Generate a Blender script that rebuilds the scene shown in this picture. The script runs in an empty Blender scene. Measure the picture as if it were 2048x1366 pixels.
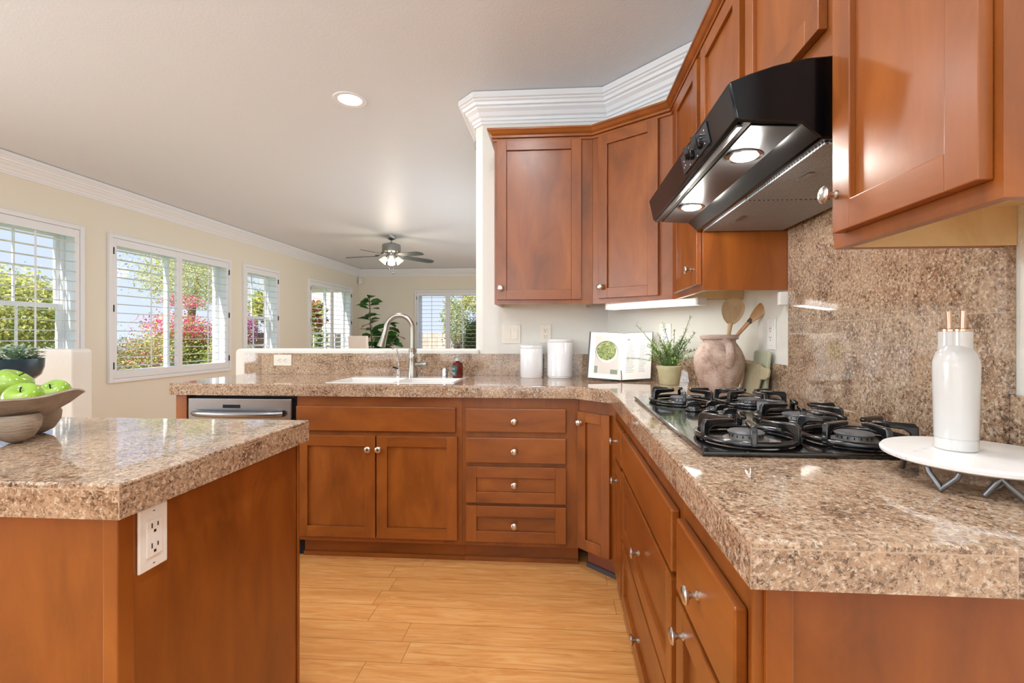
import bpy, bmesh, math, random
from mathutils import Vector, Matrix
random.seed(7)
S = bpy.context.scene
COL = S.collection
PI = math.pi
# ------------------------------------------------------------------ camera
cam_d = bpy.data.cameras.new('camera'); cam = bpy.data.objects.new('camera', cam_d); COL.objects.link(cam)
cam.location = (0, 0, 1.17)
cam.rotation_euler = (PI/2, 0, math.atan(66/945))
cam_d.sensor_width = 36; cam_d.lens = 945/2048*36
cam_d.shift_x = -28/2048; cam_d.shift_y = -12.5/2048
cam_d.clip_start = 0.02; cam_d.clip_end = 400
S.camera = cam
# ------------------------------------------------------------------ view
S.view_settings.view_transform = 'Standard'
S.view_settings.look = 'None'
S.view_settings.exposure = 0.0
S.view_settings.gamma = 1.0
S.view_settings.use_curve_mapping = False
S.cycles.use_denoising = True
S.cycles.max_bounces = 8
S.cycles.diffuse_bounces = 5
S.cycles.glossy_bounces = 4
S.cycles.transmission_bounces = 6
S.cycles.transparent_max_bounces = 12
S.cycles.sample_clamp_indirect = 6
S.cycles.caustics_reflective = False
S.cycles.caustics_refractive = False
# ------------------------------------------------------------------ sky
W = bpy.data.worlds.new('sky'); S.world = W; W.use_nodes = True
wn = W.node_tree; bg = wn.nodes['Background']
tc = wn.nodes.new('ShaderNodeTexCoord'); sx = wn.nodes.new('ShaderNodeSeparateXYZ'); rp = wn.nodes.new('ShaderNodeValToRGB')
wn.links.new(tc.outputs['Generated'], sx.inputs[0]); wn.links.new(sx.outputs['Z'], rp.inputs[0]); wn.links.new(rp.outputs[0], bg.inputs[0])
rp.color_ramp.elements[0].position = 0.0; rp.color_ramp.elements[0].color = (.73, .82, 1.0, 1)
rp.color_ramp.elements[1].position = 0.7; rp.color_ramp.elements[1].color = (.30, .52, .95, 1)
e_ = rp.color_ramp.elements.new(0.18); e_.color = (.62, .74, 1.0, 1)
bg.inputs[1].default_value = 1.12

def lamp(name, kind, loc, rot, power, color=(1, 1, 1), **k):
    d = bpy.data.lights.new(name, kind); d.energy = power; d.color = color
    for a, b in k.items(): setattr(d, a, b)
    o = bpy.data.objects.new(name, d); COL.objects.link(o); o.location = loc; o.rotation_euler = rot
    return o
def aim(v): return Vector(v).to_track_quat('-Z', 'Y').to_euler()
lamp('sun', 'SUN', (-8, -14, 12), aim((.14, .76, -.62)), 9.5, (1, .95, .86), angle=.01)
# added fill lamps out of view imitating daylight
lamp('rear_fill_lamp', 'AREA', (-1.6, -2.7, 1.35), aim((0, 1, 0)), 36, (.80, .91, 1), shape='RECTANGLE', size=4.0, size_y=2.1)
lamp('left_fill_lamp', 'AREA', (-4.4, .6, 1.5), aim((1, .1, 0)), 80, (.80, .91, 1), shape='RECTANGLE', size=2.4, size_y=1.4)  # added fill for the faces turned left, such as the right-hand cabinet doors
lamp('family_room_fill_lamp', 'AREA', (-.62, 6.4, 1.2), aim((-1, 0, 0)), 36, (.82, .92, 1), shape='RECTANGLE', size=5.0, size_y=2.0)  # added fill for the far room, hidden by the wall corner
# added upward fill lamps that brighten the ceiling, out of view, no fixtures there
lamp('ceiling_fill_lamp', 'AREA', (-1.0, -1.2, 1.5), aim((0, .25, 1)), 74, (.66, .85, 1), shape='DISK', size=1.0)
lamp('ceiling_fill_lamp', 'AREA', (-1.1, 5.2, .8), aim((-.2, .1, 1)), 9, (.80, .91, 1), shape='DISK', size=1.0)

# ------------------------------------------------------------------ materials
def srgb(r, g, b):
    f = lambda c: (c/255/12.92 if c/255 <= .04045 else ((c/255+.055)/1.055)**2.4)
    return (f(r), f(g), f(b), 1)
class N:
    """small node helper"""
    def __init__(s, name):
        s.m = bpy.data.materials.new(name); s.m.use_nodes = True; s.t = s.m.node_tree; s.b = s.t.nodes['Principled BSDF']
    def n(s, typ, **k):
        x = s.t.nodes.new(typ)
        for a, b in k.items(): setattr(x, a, b)
        return x
    def l(s, a, b): s.t.links.new(a, b)
    def val(s, sock, v):
        if hasattr(v, 'is_output') or isinstance(v, bpy.types.NodeSocket): s.l(v, sock)
        else: sock.default_value = v
    def math(s, op, a, b=0.0, c=0.0):
        x = s.n('ShaderNodeMath', operation=op); s.val(x.inputs[0], a); s.val(x.inputs[1], b); s.val(x.inputs[2], c); return x.outputs[0]
    def mix(s, f, a, b):
        x = s.n('ShaderNodeMix', data_type='RGBA'); s.val(x.inputs[0], f); s.val(x.inputs[6], a); s.val(x.inputs[7], b); return x.outputs[2]
    def noise(s, vec, scale, detail=4, rough=.55, dist=0.0):
        x = s.n('ShaderNodeTexNoise'); s.l(vec, x.inputs['Vector']); x.inputs['Scale'].default_value = scale; x.inputs['Detail'].default_value = detail
        x.inputs['Roughness'].default_value = rough; x.inputs['Distortion'].default_value = dist; return x.outputs[0]
    def ramp(s, f, *st):
        x = s.n('ShaderNodeValToRGB'); s.l(f, x.inputs[0]); e = x.color_ramp.elements
        e[0].position, e[0].color = st[0]; e[1].position, e[1].color = st[-1]
        for p, c in st[1:-1]: q = e.new(p); q.color = c
        return x.outputs[0]
    def maps(s, vec, sc, loc=(0, 0, 0)):
        x = s.n('ShaderNodeMapping'); s.l(vec, x.inputs[0]); x.inputs['Scale'].default_value = sc; x.inputs['Location'].default_value = loc; return x.outputs[0]
    def obj(s): return s.n('ShaderNodeTexCoord').outputs['Object']
    def pos(s): return s.n('ShaderNodeNewGeometry').outputs['Position']
    def bump(s, h, strength, dist=.01):
        x = s.n('ShaderNodeBump'); s.l(h, x.inputs['Height']); x.inputs['Strength'].default_value = strength; x.inputs['Distance'].default_value = dist
        s.l(x.outputs[0], s.b.inputs['Normal'])
    def set(s, color=None, rough=None, metal=None, spec=None, coat=None, trans=None, emit=None, estr=None, ior=None, coatr=None, sub=None):
        B = s.b.inputs
        for k, v in (('Base Color', color), ('Roughness', rough), ('Metallic', metal), ('Specular IOR Level', spec), ('Coat Weight', coat), ('Coat Roughness', coatr),
                     ('Transmission Weight', trans), ('Emission Color', emit), ('Emission Strength', estr), ('IOR', ior), ('Subsurface Weight', sub)):
            if v is not None: s.val(B[k], v)
        return s
def plain(name, rgb, rough=.5, metal=0, spec=.5, coat=0, noise=0.0, nscale=20, **k):
    a = N(name); c = srgb(*rgb)
    if noise:
        f = a.noise(a.obj(), nscale, 5)
        d = tuple(max(0, x*(1-noise)) for x in c[:3])+(1,); u = tuple(min(1, x*(1+noise)) for x in c[:3])+(1,)
        col = a.ramp(f, (.3, d), (.7, u))
    else: col = c
    a.set(color=col, rough=rough, metal=metal, spec=spec, coat=coat, **k); return a.m
def wood(name, sc, dark=(114, 59, 16), mid=(142, 76, 23), lite=(162, 92, 33), rough=.34, bmp=.06):
    a = N(name); p = a.obj()
    oi = a.n('ShaderNodeObjectInfo').outputs['Random']
    cm = a.n('ShaderNodeCombineXYZ'); k = a.math('MULTIPLY', oi, 13.7); [a.l(k, cm.inputs[i]) for i in range(3)]
    ad = a.n('ShaderNodeVectorMath', operation='ADD'); a.l(p, ad.inputs[0]); a.l(cm.outputs[0], ad.inputs[1]); p = ad.outputs[0]
    big = a.noise(a.maps(p, tuple(x*.3 if x > 5 else x for x in sc)), 2.0, 5, .6, .7)
    fine = a.noise(a.maps(p, sc), 9.0, 4, .6)
    col = a.ramp(big, (.28, srgb(*dark)), (.5, srgb(*mid)), (.74, srgb(*lite)))
    col2 = a.mix(a.math('MULTIPLY', fine, .25), col, srgb(*dark))
    a.set(color=col2, rough=rough, spec=.45, coat=.28, coatr=.28); a.bump(fine, bmp, .002 if bmp < .1 else .006); return a.m
WV = wood('cherry_wood_vertical', (14, 14, 1.3)); WX = wood('cherry_wood_along', (1.3, 14, 14)); WY = wood('cherry_wood_across', (14, 1.3, 14))
WPALE = wood('birch_underside', (14, 1.5, 14), (205, 172, 125), (222, 194, 148), (232, 208, 165), .6)
WTOE = wood('toe_board_wood', (1.3, 14, 14), (120, 60, 40), (140, 76, 52), (155, 92, 62), .5)
def granite(name, ox, oy, oz=.91, top=True):
    a = N(name); p = a.pos()
    g = a.n('ShaderNodeNewGeometry'); sp = a.n('ShaderNodeSeparateXYZ'); a.l(g.outputs['Position'], sp.inputs[0]); sn = a.n('ShaderNodeSeparateXYZ'); a.l(g.outputs['Normal'], sn.inputs[0])
    def line(c, off, nrm):
        f = a.math('FRACT', a.math('MULTIPLY', a.math('SUBTRACT', c, off-40*.305), 1/.305))
        d = a.math('ABSOLUTE', a.math('SUBTRACT', f, .5))
        m = a.math('GREATER_THAN', d, .5-.0034)
        return a.math('MULTIPLY', m, a.math('LESS_THAN', a.math('ABSOLUTE', nrm), .5))
    lx = line(sp.outputs[0], ox, sn.outputs[0]); ly = line(sp.outputs[1], oy, sn.outputs[1])
    lz = line(sp.outputs[2], oz, sn.outputs[2])
    grout = a.math('MAXIMUM', a.math('MAXIMUM', lx, ly), lz)
    # tile tone varies a little from slab to slab
    fl = lambda c, o: a.math('FLOOR', a.math('MULTIPLY', a.math('SUBTRACT', c, o-40*.305), 1/.305))
    cv = a.n('ShaderNodeCombineXYZ'); a.l(fl(sp.outputs[0], ox), cv.inputs[0]); a.l(fl(sp.outputs[1], oy), cv.inputs[1]); a.l(fl(sp.outputs[2], oz), cv.inputs[2])
    wnz = a.n('ShaderNodeTexWhiteNoise'); a.l(cv.outputs[0], wnz.inputs['Vector']); tv = wnz.outputs['Value']
    shift = a.n('ShaderNodeVectorMath', operation='MULTIPLY_ADD'); a.l(wnz.outputs['Color'], shift.inputs[0]); shift.inputs[1].default_value = (3, 3, 3); a.l(p, shift.inputs[2]); p2 = shift.outputs[0]
    big = a.noise(p2, 9, 5, .65, .6); mid = a.noise(p2, 100, 4, .75, .5); mid2 = a.noise(a.maps(p2, (1, 1, 1), (5, 9, 2)), 120, 3, .75, .2)
    base = a.ramp(big, (.30, srgb(106, 80, 62)), (.43, srgb(160, 128, 102)), (.58, srgb(190, 160, 132)), (.76, srgb(140, 108, 84)))
    c1 = a.mix(a.ramp(mid2, (.50, (0, 0, 0, 1)), (.62, (1, 1, 1, 1))), base, srgb(214, 196, 174))
    c2 = a.mix(a.math('MULTIPLY', a.ramp(mid, (.39, (1, 1, 1, 1)), (.50, (0, 0, 0, 1))), a.ramp(a.noise(a.maps(p2, (1, 1, 1), (7, 2, 4)), 16, 3, .6, .5), (.36, (1, 1, 1, 1)), (.64, (.35, .35, .35, 1)))), c1, srgb(92, 66, 46))
    vor = a.noise(a.maps(p2, (1, 1, 1), (1, 3, 7)), 150, 3, .8, .5)
    patch = a.math('MULTIPLY', a.ramp(big, (.40, (1, 1, 1, 1)), (.66, (.4, .4, .4, 1))), 1.0)
    dark = a.math('MULTIPLY', a.ramp(vor, (.39, (1, 1, 1, 1)), (.44, (0, 0, 0, 1))), patch)
    c3 = a.mix(dark, c2, srgb(46, 38, 36))
    c4 = a.mix(a.math('MULTIPLY', tv, .22), c3, srgb(140, 104, 80))
    c5 = a.mix(a.math('MULTIPLY', grout, .75), c4, srgb(188, 168, 146))
    a.set(color=c5, rough=.05, spec=.5, ior=1.75); return a.m
GR = granite('granite_tile', .233, .624, .605+.305); GISL = granite('granite_tile_island', -.735, .742, .91)
WALLM = N('painted_wall_cream'); WALLM.set(color=srgb(236, 230, 214), rough=.6, spec=.3); WALLM.bump(WALLM.noise(WALLM.pos(), 130, 3, .6), .12, .004); WALLM = WALLM.m
KWALL = N('painted_wall_kitchen'); KWALL.set(color=srgb(232, 230, 222), rough=.55, spec=.3); KWALL.bump(KWALL.noise(KWALL.pos(), 110, 3, .6), .3, .006); KWALL = KWALL.m
CEIL = N('ceiling_paint'); CEIL.set(color=srgb(224, 230, 236), rough=.42, spec=.4); CEIL.bump(CEIL.noise(CEIL.pos(), 90, 3, .6), .22, .006); CEIL = CEIL.m
TRIM = plain('trim_white', (238, 241, 244), .3, spec=.5)
SHUT = plain('shutter_white', (238, 240, 243), .35)
def floor_mat():
    a = N('maple_plank_floor'); sp = a.n('ShaderNodeSeparateXYZ'); a.l(a.pos(), sp.inputs[0]); x, y = sp.outputs[0], sp.outputs[1]
    w = .1165; row = a.math('FLOOR', a.math('MULTIPLY', a.math('ADD', y, 10), 1/w)); fy = a.math('FRACT', a.math('MULTIPLY', a.math('ADD', y, 10), 1/w))
    r1 = a.n('ShaderNodeTexWhiteNoise', noise_dimensions='1D'); a.l(row, r1.inputs['W'])
    xo = a.math('ADD', a.math('MULTIPLY', a.math('ADD', x, 20), 1/1.05), a.math('MULTIPLY', r1.outputs['Value'], 7.3)); colm = a.math('FLOOR', xo); fx = a.math('FRACT', xo)
    cv = a.n('ShaderNodeCombineXYZ'); a.l(row, cv.inputs[0]); a.l(colm, cv.inputs[1]); r2 = a.n('ShaderNodeTexWhiteNoise'); a.l(cv.outputs[0], r2.inputs['Vector'])
    sh = a.n('ShaderNodeVectorMath', operation='MULTIPLY_ADD'); a.l(r2.outputs['Color'], sh.inputs[0]); sh.inputs[1].default_value = (9, 9, 9); a.l(a.pos(), sh.inputs[2])
    g = a.noise(a.maps(sh.outputs[0], (1.6, 14, 1)), 2.2, 6, .6, 1.6); fleck = a.noise(a.maps(sh.outputs[0], (4, 60, 1)), 5, 3, .7)
    c = a.ramp(g, (.3, srgb(212, 142, 76)), (.5, srgb(230, 165, 96)), (.72, srgb(240, 187, 122)))
    c = a.mix(a.math('MULTIPLY', r2.outputs['Value'], .35), c, srgb(220, 156, 90))
    c = a.mix(a.math('MULTIPLY', a.ramp(fleck, (.24, (1, 1, 1, 1)), (.32, (0, 0, 0, 1))), .5), c, srgb(120, 70, 30))
    gap = a.math('MAXIMUM', a.math('GREATER_THAN', a.math('ABSOLUTE', a.math('SUBTRACT', fy, .5)), .489), a.math('GREATER_THAN', a.math('ABSOLUTE', a.math('SUBTRACT', fx, .5)), .4987))
    c = a.mix(a.math('MULTIPLY', gap, .6), c, srgb(120, 70, 34))
    a.set(color=c, rough=.24, spec=.5); return a.m
FLOOR = floor_mat()
NICKEL = plain('brushed_nickel', (205, 200, 192), .28, 1); FAUCETM = plain('faucet_nickel', (168, 163, 154), .26, 1); CHROME = plain('chrome', (225, 227, 230), .08, 1)
STEEL = plain('stainless_steel', (150, 151, 154), .32, 1); FANM = plain('fan_metal', (150, 152, 152), .25, 1)
BLACK = plain('black_enamel', (10, 10, 11), .12, spec=.6, coat=.6); BLACKM = plain('black_plastic', (16, 16, 17), .4); HOODB = plain('hood_black', (5, 5, 6), .2, spec=.28)
IRON = plain('grate_black_enamel', (14, 15, 18), .2, spec=.6, coat=.5); GAP = plain('dark_gap', (6, 5, 5), .8)
HOODU = plain('hood_underside', (74, 74, 76), .3, .5)
def filt():
    a = N('hood_filter_mesh'); p = a.pos(); w = a.n('ShaderNodeTexWave', wave_type='BANDS', bands_direction='DIAGONAL'); a.l(p, w.inputs['Vector']); w.inputs['Scale'].default_value = 48; w.inputs['Distortion'].default_value = 2
    c = a.ramp(a.math('MULTIPLY', w.outputs[1], a.noise(p, 300, 2)), (.06, srgb(84, 86, 90)), (.5, srgb(196, 200, 206))); a.set(color=c, rough=.45, metal=.0); a.bump(w.outputs[1], .5, .003); return a.m
FILT = filt()
WHITEP = plain('white_plastic', (240, 238, 234), .35); IVORY = plain('ivory_plastic', (236, 228, 214), .35)
SLOT = plain('outlet_slot', (30, 24, 20), .7)
CERAM = plain('white_ceramic', (238, 238, 240), .12, coat=.4); SINKM = plain('sink_white', (246, 243, 240), .12, coat=.3)
MARBLE = N('white_marble'); MARBLE.set(color=MARBLE.ramp(MARBLE.noise(MARBLE.maps(MARBLE.obj(), (1, 1, 1)), 7, 6, .65, 2.2), (.35, srgb(236, 234, 231)), (.6, srgb(240, 239, 237)), (.66, srgb(222, 220, 218))), rough=.3); MARBLE = MARBLE.m
GREYM = plain('grey_steel_wire', (120, 120, 122), .35, .9); COPPER = plain('rose_gold', (206, 172, 150), .2, 1)
JARM = N('weathered_terracotta'); 
def jarm():
    a = JARM; p = a.obj(); c = a.ramp(a.noise(p, 9, 7, .7, .6), (.30, srgb(112, 92, 82)), (.44, srgb(176, 148, 132)), (.60, srgb(208, 186, 172)), (.75, srgb(188, 176, 168)))
    s = a.noise(p, 160, 3, .7); c = a.mix(a.math('MULTIPLY', a.ramp(s, (.55, (0, 0, 0, 1)), (.68, (1, 1, 1, 1))), .6), c, srgb(128, 104, 92)); a.set(color=c, rough=.9, spec=.2); a.bump(s, .5, .004); return a.m
JARM = jarm()
SPOON = wood('spoon_wood', (20, 20, 2), (172, 140, 100), (200, 170, 128), (216, 190, 150), .6)
SPOON2 = wood('olive_spoon_wood', (20, 20, 2), (160, 112, 70), (196, 150, 104), (212, 176, 134), .55); DKBAND = plain('dark_wood_band', (92, 72, 64), .5)
BOARDG = plain('sage_board', (176, 178, 152), .6, noise=.12, nscale=8); BOARDW = wood('board_wood', (3, 3, 14), (158, 146, 116), (184, 172, 140), (196, 186, 156), .6)
GREENPOT = plain('pale_green_clay', (192, 186, 148), .7, noise=.1, nscale=30); SOIL = plain('potting_soil', (50, 38, 28), .95)
def leafm(name, a1, a2, rough=.5, trans=0.0):
    a = N(name); oi = a.noise(a.pos(), 14, 3); c = a.ramp(oi, (.35, srgb(*a1)), (.65, srgb(*a2))); a.set(color=c, rough=rough, spec=.3)
    if trans:
        tr = a.n('ShaderNodeBsdfTranslucent'); a.l(c, tr.inputs[0]); mx = a.n('ShaderNodeMixShader'); mx.inputs[0].default_value = trans
        out = a.t.nodes['Material Output']; a.l(a.b.outputs[0], mx.inputs[1]); a.l(tr.outputs[0], mx.inputs[2]); a.l(mx.outputs[0], out.inputs[0])
    return a.m
HERB = leafm('herb_green', (104, 144, 72), (168, 200, 108)); HERBST = plain('herb_stem', (78, 92, 66), .7)
FIG = leafm('fig_leaf', (34, 84, 34), (78, 128, 58), .35); FIGST = plain('fig_stem', (120, 104, 84), .8)
SAGE = leafm('variegated_leaf', (120, 160, 128), (196, 214, 190)); TEAL = plain('dark_teal_glaze', (38, 66, 80), .25, coat=.3)
APPLE = N('green_apple_skin'); APPLE.set(color=APPLE.ramp(APPLE.noise(APPLE.obj(), 16, 5), (.3, srgb(112, 154, 36)), (.55, srgb(144, 180, 60)), (.75, srgb(176, 198, 100))), rough=.16, spec=.5, coat=.3); APPLE = APPLE.m
STEMM = plain('apple_stem', (70, 52, 34), .8)
BOWLM = wood('weathered_bowl_wood', (4, 4, 22), (124, 108, 94), (164, 146, 128), (186, 170, 152), .85, .8)
PAPER = plain('book_paper', (240, 238, 234), .6); COVER = plain('book_cover', (74, 74, 80), .5); INK = plain('book_text_grey', (194, 192, 190), .7)
SALAD = N('salad_photo_green'); SALAD.set(color=SALAD.ramp(SALAD.noise(SALAD.obj(), 75, 5, .7, 1), (.34, srgb(52, 66, 32)), (.48, srgb(112, 134, 64)), (.6, srgb(170, 174, 110)), (.72, srgb(210, 190, 160))), rough=.5); SALAD = SALAD.m
PHOTO = plain('photo_backdrop', (214, 206, 198), .5); LEAFP = plain('photo_sage', (132, 146, 126), .5)
AMBER = plain('amber_soap', (120, 36, 14), .08, trans=.55, ior=1.4); CLEARP = plain('clear_pump', (225, 228, 230), .2, trans=.4); LABELT = plain('soap_label_teal', (34, 84, 84), .5); LABELW = plain('soap_label_light', (190, 206, 204), .6)
LINEN = plain('white_upholstery', (238, 230, 220), .85, noise=.03, nscale=60); LEGW = plain('chair_leg_wood', (120, 84, 56), .5)
HINGE = plain('shutter_hinge', (40, 42, 46), .5); BLADE = plain('fan_blade_grey', (70, 82, 86), .5)
def emis(name, rgb, st, base=(255, 255, 255)):
    a = N(name); a.set(color=srgb(*base), emit=srgb(*rgb), estr=st, rough=.4); return a.m
LENS = emis('lit_lens', (255, 252, 246), 3.0); TUBE = emis('lit_tube', (255, 250, 240), 2.0); BULB = emis('lit_bulb', (255, 226, 176), 12.0)
def glass():
    a = N('window_glass'); out = a.t.nodes['Material Output']; tr = a.n('ShaderNodeBsdfTransparent'); gl = a.n('ShaderNodeBsdfGlossy'); gl.inputs['Roughness'].default_value = .02
    fr = a.n('ShaderNodeLayerWeight'); fr.inputs[0].default_value = .25; gm = a.n('ShaderNodeNewGeometry'); f_ = a.math('MULTIPLY', a.math('MULTIPLY', fr.outputs['Fresnel'], .6), a.math('SUBTRACT', 1.0, gm.outputs['Backfacing'])); mx = a.n('ShaderNodeMixShader'); a.l(f_, mx.inputs[0]); a.l(tr.outputs[0], mx.inputs[1]); a.l(gl.outputs[0], mx.inputs[2]); a.l(mx.outputs[0], out.inputs[0]); return a.m
GLASS = glass()
def shade():
    a = N('frosted_glass_shade'); out = a.t.nodes['Material Output']; tr = a.n('ShaderNodeBsdfTranslucent'); tp = a.n('ShaderNodeBsdfTransparent'); mx = a.n('ShaderNodeMixShader'); mx.inputs[0].default_value = .45
    m2 = a.n('ShaderNodeMixShader'); m2.inputs[0].default_value = .2; a.set(color=(.95, .95, .95, 1), rough=.1)
    a.l(tr.outputs[0], mx.inputs[1]); a.l(tp.outputs[0], mx.inputs[2]); a.l(mx.outputs[0], m2.inputs[1]); a.l(a.b.outputs[0], m2.inputs[2]); a.l(m2.outputs[0], out.inputs[0]); return a.m
SHADE = shade()

# ------------------------------------------------------------------ object helpers
def wl(o):
    v = Vector((0, 0, 0))
    while o is not None: v += o.location; o = o.parent
    return v
def tag(o, label=None, cat=None, group=None, kind=None):
    for k, v in (('label', label), ('category', cat), ('group', group), ('kind', kind)):
        if v: o[k] = v
    return o
def thing(name, label, cat, loc=(0, 0, 0), group=None):
    o = bpy.data.objects.new(name, None); o.empty_display_size = .05; COL.objects.link(o); o.location = loc
    return tag(o, label, cat, group)
class Fr:
    """local frame on a face: u along it, d out of it, z up"""
    def __init__(s, o, u, d): s.o, s.u, s.d = o, u, d
    def __call__(s, u, d, z): return Vector((s.o[0]+s.u[0]*u+s.d[0]*d, s.o[1]+s.u[1]*u+s.d[1]*d, z))
class MB:
    def __init__(s): s.bm = bmesh.new(); s.mats = []
    def mi(s, m):
        if m is None: return 0
        if m not in s.mats: s.mats.append(m)
        return s.mats.index(m)
    def face(s, vs, m=None):
        try: f = s.bm.faces.new(vs); f.material_index = s.mi(m); return f
        except ValueError: return None
    def hexa(s, P, m=None):
        v = [s.bm.verts.new(p) for p in P]
        for q in ((0, 3, 2, 1), (4, 5, 6, 7), (0, 1, 5, 4), (1, 2, 6, 5), (2, 3, 7, 6), (3, 0, 4, 7)): s.face([v[i] for i in q], m)
        return v
    def box(s, a, b, m=None):
        x0, y0, z0 = a; x1, y1, z1 = b
        return s.hexa([(x0, y0, z0), (x1, y0, z0), (x1, y1, z0), (x0, y1, z0), (x0, y0, z1), (x1, y0, z1), (x1, y1, z1), (x0, y1, z1)], m)
    def fbox(s, fr, u0, u1, d0, d1, z0, z1, m=None):
        return s.hexa([fr(u0, d1, z0), fr(u1, d1, z0), fr(u1, d0, z0), fr(u0, d0, z0), fr(u0, d1, z1), fr(u1, d1, z1), fr(u1, d0, z1), fr(u0, d0, z1)], m)
    def prism(s, pts, f, t0, t1, m=None):
        a = [s.bm.verts.new(f(p[0], p[1], t0)) for p in pts]; b = [s.bm.verts.new(f(p[0], p[1], t1)) for p in pts]; n = len(pts)
        s.face(a[::-1], m); s.face(b, m)
        for i in range(n): s.face([a[i], a[(i+1) % n], b[(i+1) % n], b[i]], m)
    def lathe(s, prof, c=(0, 0, 0), seg=32, M=None, m=None, sq=(1, 1)):
        rings = []; c = Vector(c)
        for r, z in prof:
            if r < 1e-6:
                p = Vector((0, 0, z)); p = (M @ p) if M else p; rings.append([s.bm.verts.new(p+c)])
            else:
                q = []
                for i in range(seg):
                    a = 2*PI*i/seg; p = Vector((r*math.cos(a)*sq[0], r*math.sin(a)*sq[1], z)); p = (M @ p) if M else p; q.append(s.bm.verts.new(p+c))
                rings.append(q)
        for A, B in zip(rings, rings[1:]):
            for i in range(seg):
                j = (i+1) % seg
                if len(A) == 1 and len(B) == 1: continue
                if len(A) == 1: s.face([A[0], B[j], B[i]], m)
                elif len(B) == 1: s.face([A[i], A[j], B[0]], m)
                else: s.face([A[i], A[j], B[j], B[i]], m)
        return rings
    def tube(s, pts, r, seg=10, m=None, cap=True, closed=False, flat=None):
        P = [Vector(p) for p in pts]; n = len(P); R = r if isinstance(r, (list, tuple)) else [r]*n
        nrm = None; rings = []
        for i in range(n):
            if closed: t = (P[(i+1) % n]-P[i-1]).normalized()
            else: t = (P[min(i+1, n-1)]-P[max(i-1, 0)]).normalized()
            if nrm is None:
                nrm = t.orthogonal().normalized() if flat is None else Vector(flat)
            nrm = (nrm-t*nrm.dot(t)).normalized(); b = t.cross(nrm)
            rings.append([s.bm.verts.new(P[i]+(nrm*math.cos(2*PI*k/seg)+b*math.sin(2*PI*k/seg))*R[i]) for k in range(seg)])
        rng = range(n if closed else n-1)
        for i in rng:
            A, B = rings[i], rings[(i+1) % n]
            for k in range(seg): s.face([A[k], A[(k+1) % seg], B[(k+1) % seg], B[k]], m)
        if cap and not closed: s.face(rings[0][::-1], m); s.face(rings[-1], m)
    def ball(s, c, r, seg=20, rings=12, m=None, sc=(1, 1, 1)):
        prof = [(r*math.sin(PI*i/rings), -r*math.cos(PI*i/rings)) for i in range(rings+1)]
        prof = [(0 if (i in (0, rings)) else a, b) for i, (a, b) in enumerate(prof)]
        M = Matrix.Diagonal(sc); s.lathe(prof, c, seg, M, m)
    def leaf(s, base, d, up, L, Wd, m=None, droop=.15, fold=.12):
        d = Vector(d).normalized(); up = Vector(up); side = d.cross(up)
        if side.length < 1e-4: side = d.orthogonal()
        side.normalize(); up = side.cross(d); base = Vector(base)
        mid = []; lf = []; rt = []
        for t, w in ((0, .0), (.3, .8), (.65, 1.0), (1, 0)):
            p = base+d*L*t-up*droop*L*t*t; mid.append(s.bm.verts.new(p))
            if 0 < t < 1:
                lf.append(s.bm.verts.new(p+side*Wd*.5*w+up*fold*Wd)); rt.append(s.bm.verts.new(p-side*Wd*.5*w+up*fold*Wd))
        s.face([mid[0], mid[1], lf[0]], m); s.face([mid[0], rt[0], mid[1]], m)
        s.face([mid[1], mid[2], lf[1], lf[0]], m); s.face([mid[1], rt[0], rt[1], mid[2]], m)
        s.face([mid[2], mid[3], lf[1]], m); s.face([mid[2], rt[1], mid[3]], m)
    def build(s, name, mat=None, parent=None, smooth=None, bevel=0, seg=2, fix=True):
        if mat is not None and not s.mats: s.mats = [mat]
        if fix: bmesh.ops.recalc_face_normals(s.bm, faces=s.bm.faces)
        if smooth:
            thr = math.radians(smooth)
            for f in s.bm.faces: f.smooth = True
            for e in s.bm.edges:
                if len(e.link_faces) == 2: e.smooth = e.calc_face_angle(0) < thr
        me = bpy.data.meshes.new(name)
        if parent is not None: bmesh.ops.translate(s.bm, verts=s.bm.verts, vec=-wl(parent))
        s.bm.to_mesh(me); s.bm.free()
        for m in s.mats: me.materials.append(m)
        o = bpy.data.objects.new(name, me); COL.objects.link(o)
        if parent is not None: o.parent = parent
        if bevel:
            b = o.modifiers.new('bevel', 'BEVEL'); b.width = bevel; b.segments = seg; b.limit_method = 'ANGLE'; b.angle_limit = math.radians(40)
        return o
def single(mb, name, mat, label, cat, loc=None, group=None, **k):
    """a thing that is one mesh, with its origin at its base"""
    if loc is not None: bmesh.ops.translate(mb.bm, verts=mb.bm.verts, vec=-Vector(loc))
    o = mb.build(name, mat, **k)
    if loc is not None: o.location = loc
    return tag(o, label, cat, group)
def struct(mb, name, mat, parent=None, **k):
    o = mb.build(name, mat, parent, **k)
    if parent is None: o['kind'] = 'structure'
    return o
def copy_part(src, parent, world, rot=None):
    c = src.copy(); COL.objects.link(c); c.parent = parent; c.location = Vector(world)-wl(parent)
    if rot is not None: c.rotation_euler = rot
    return c
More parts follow.
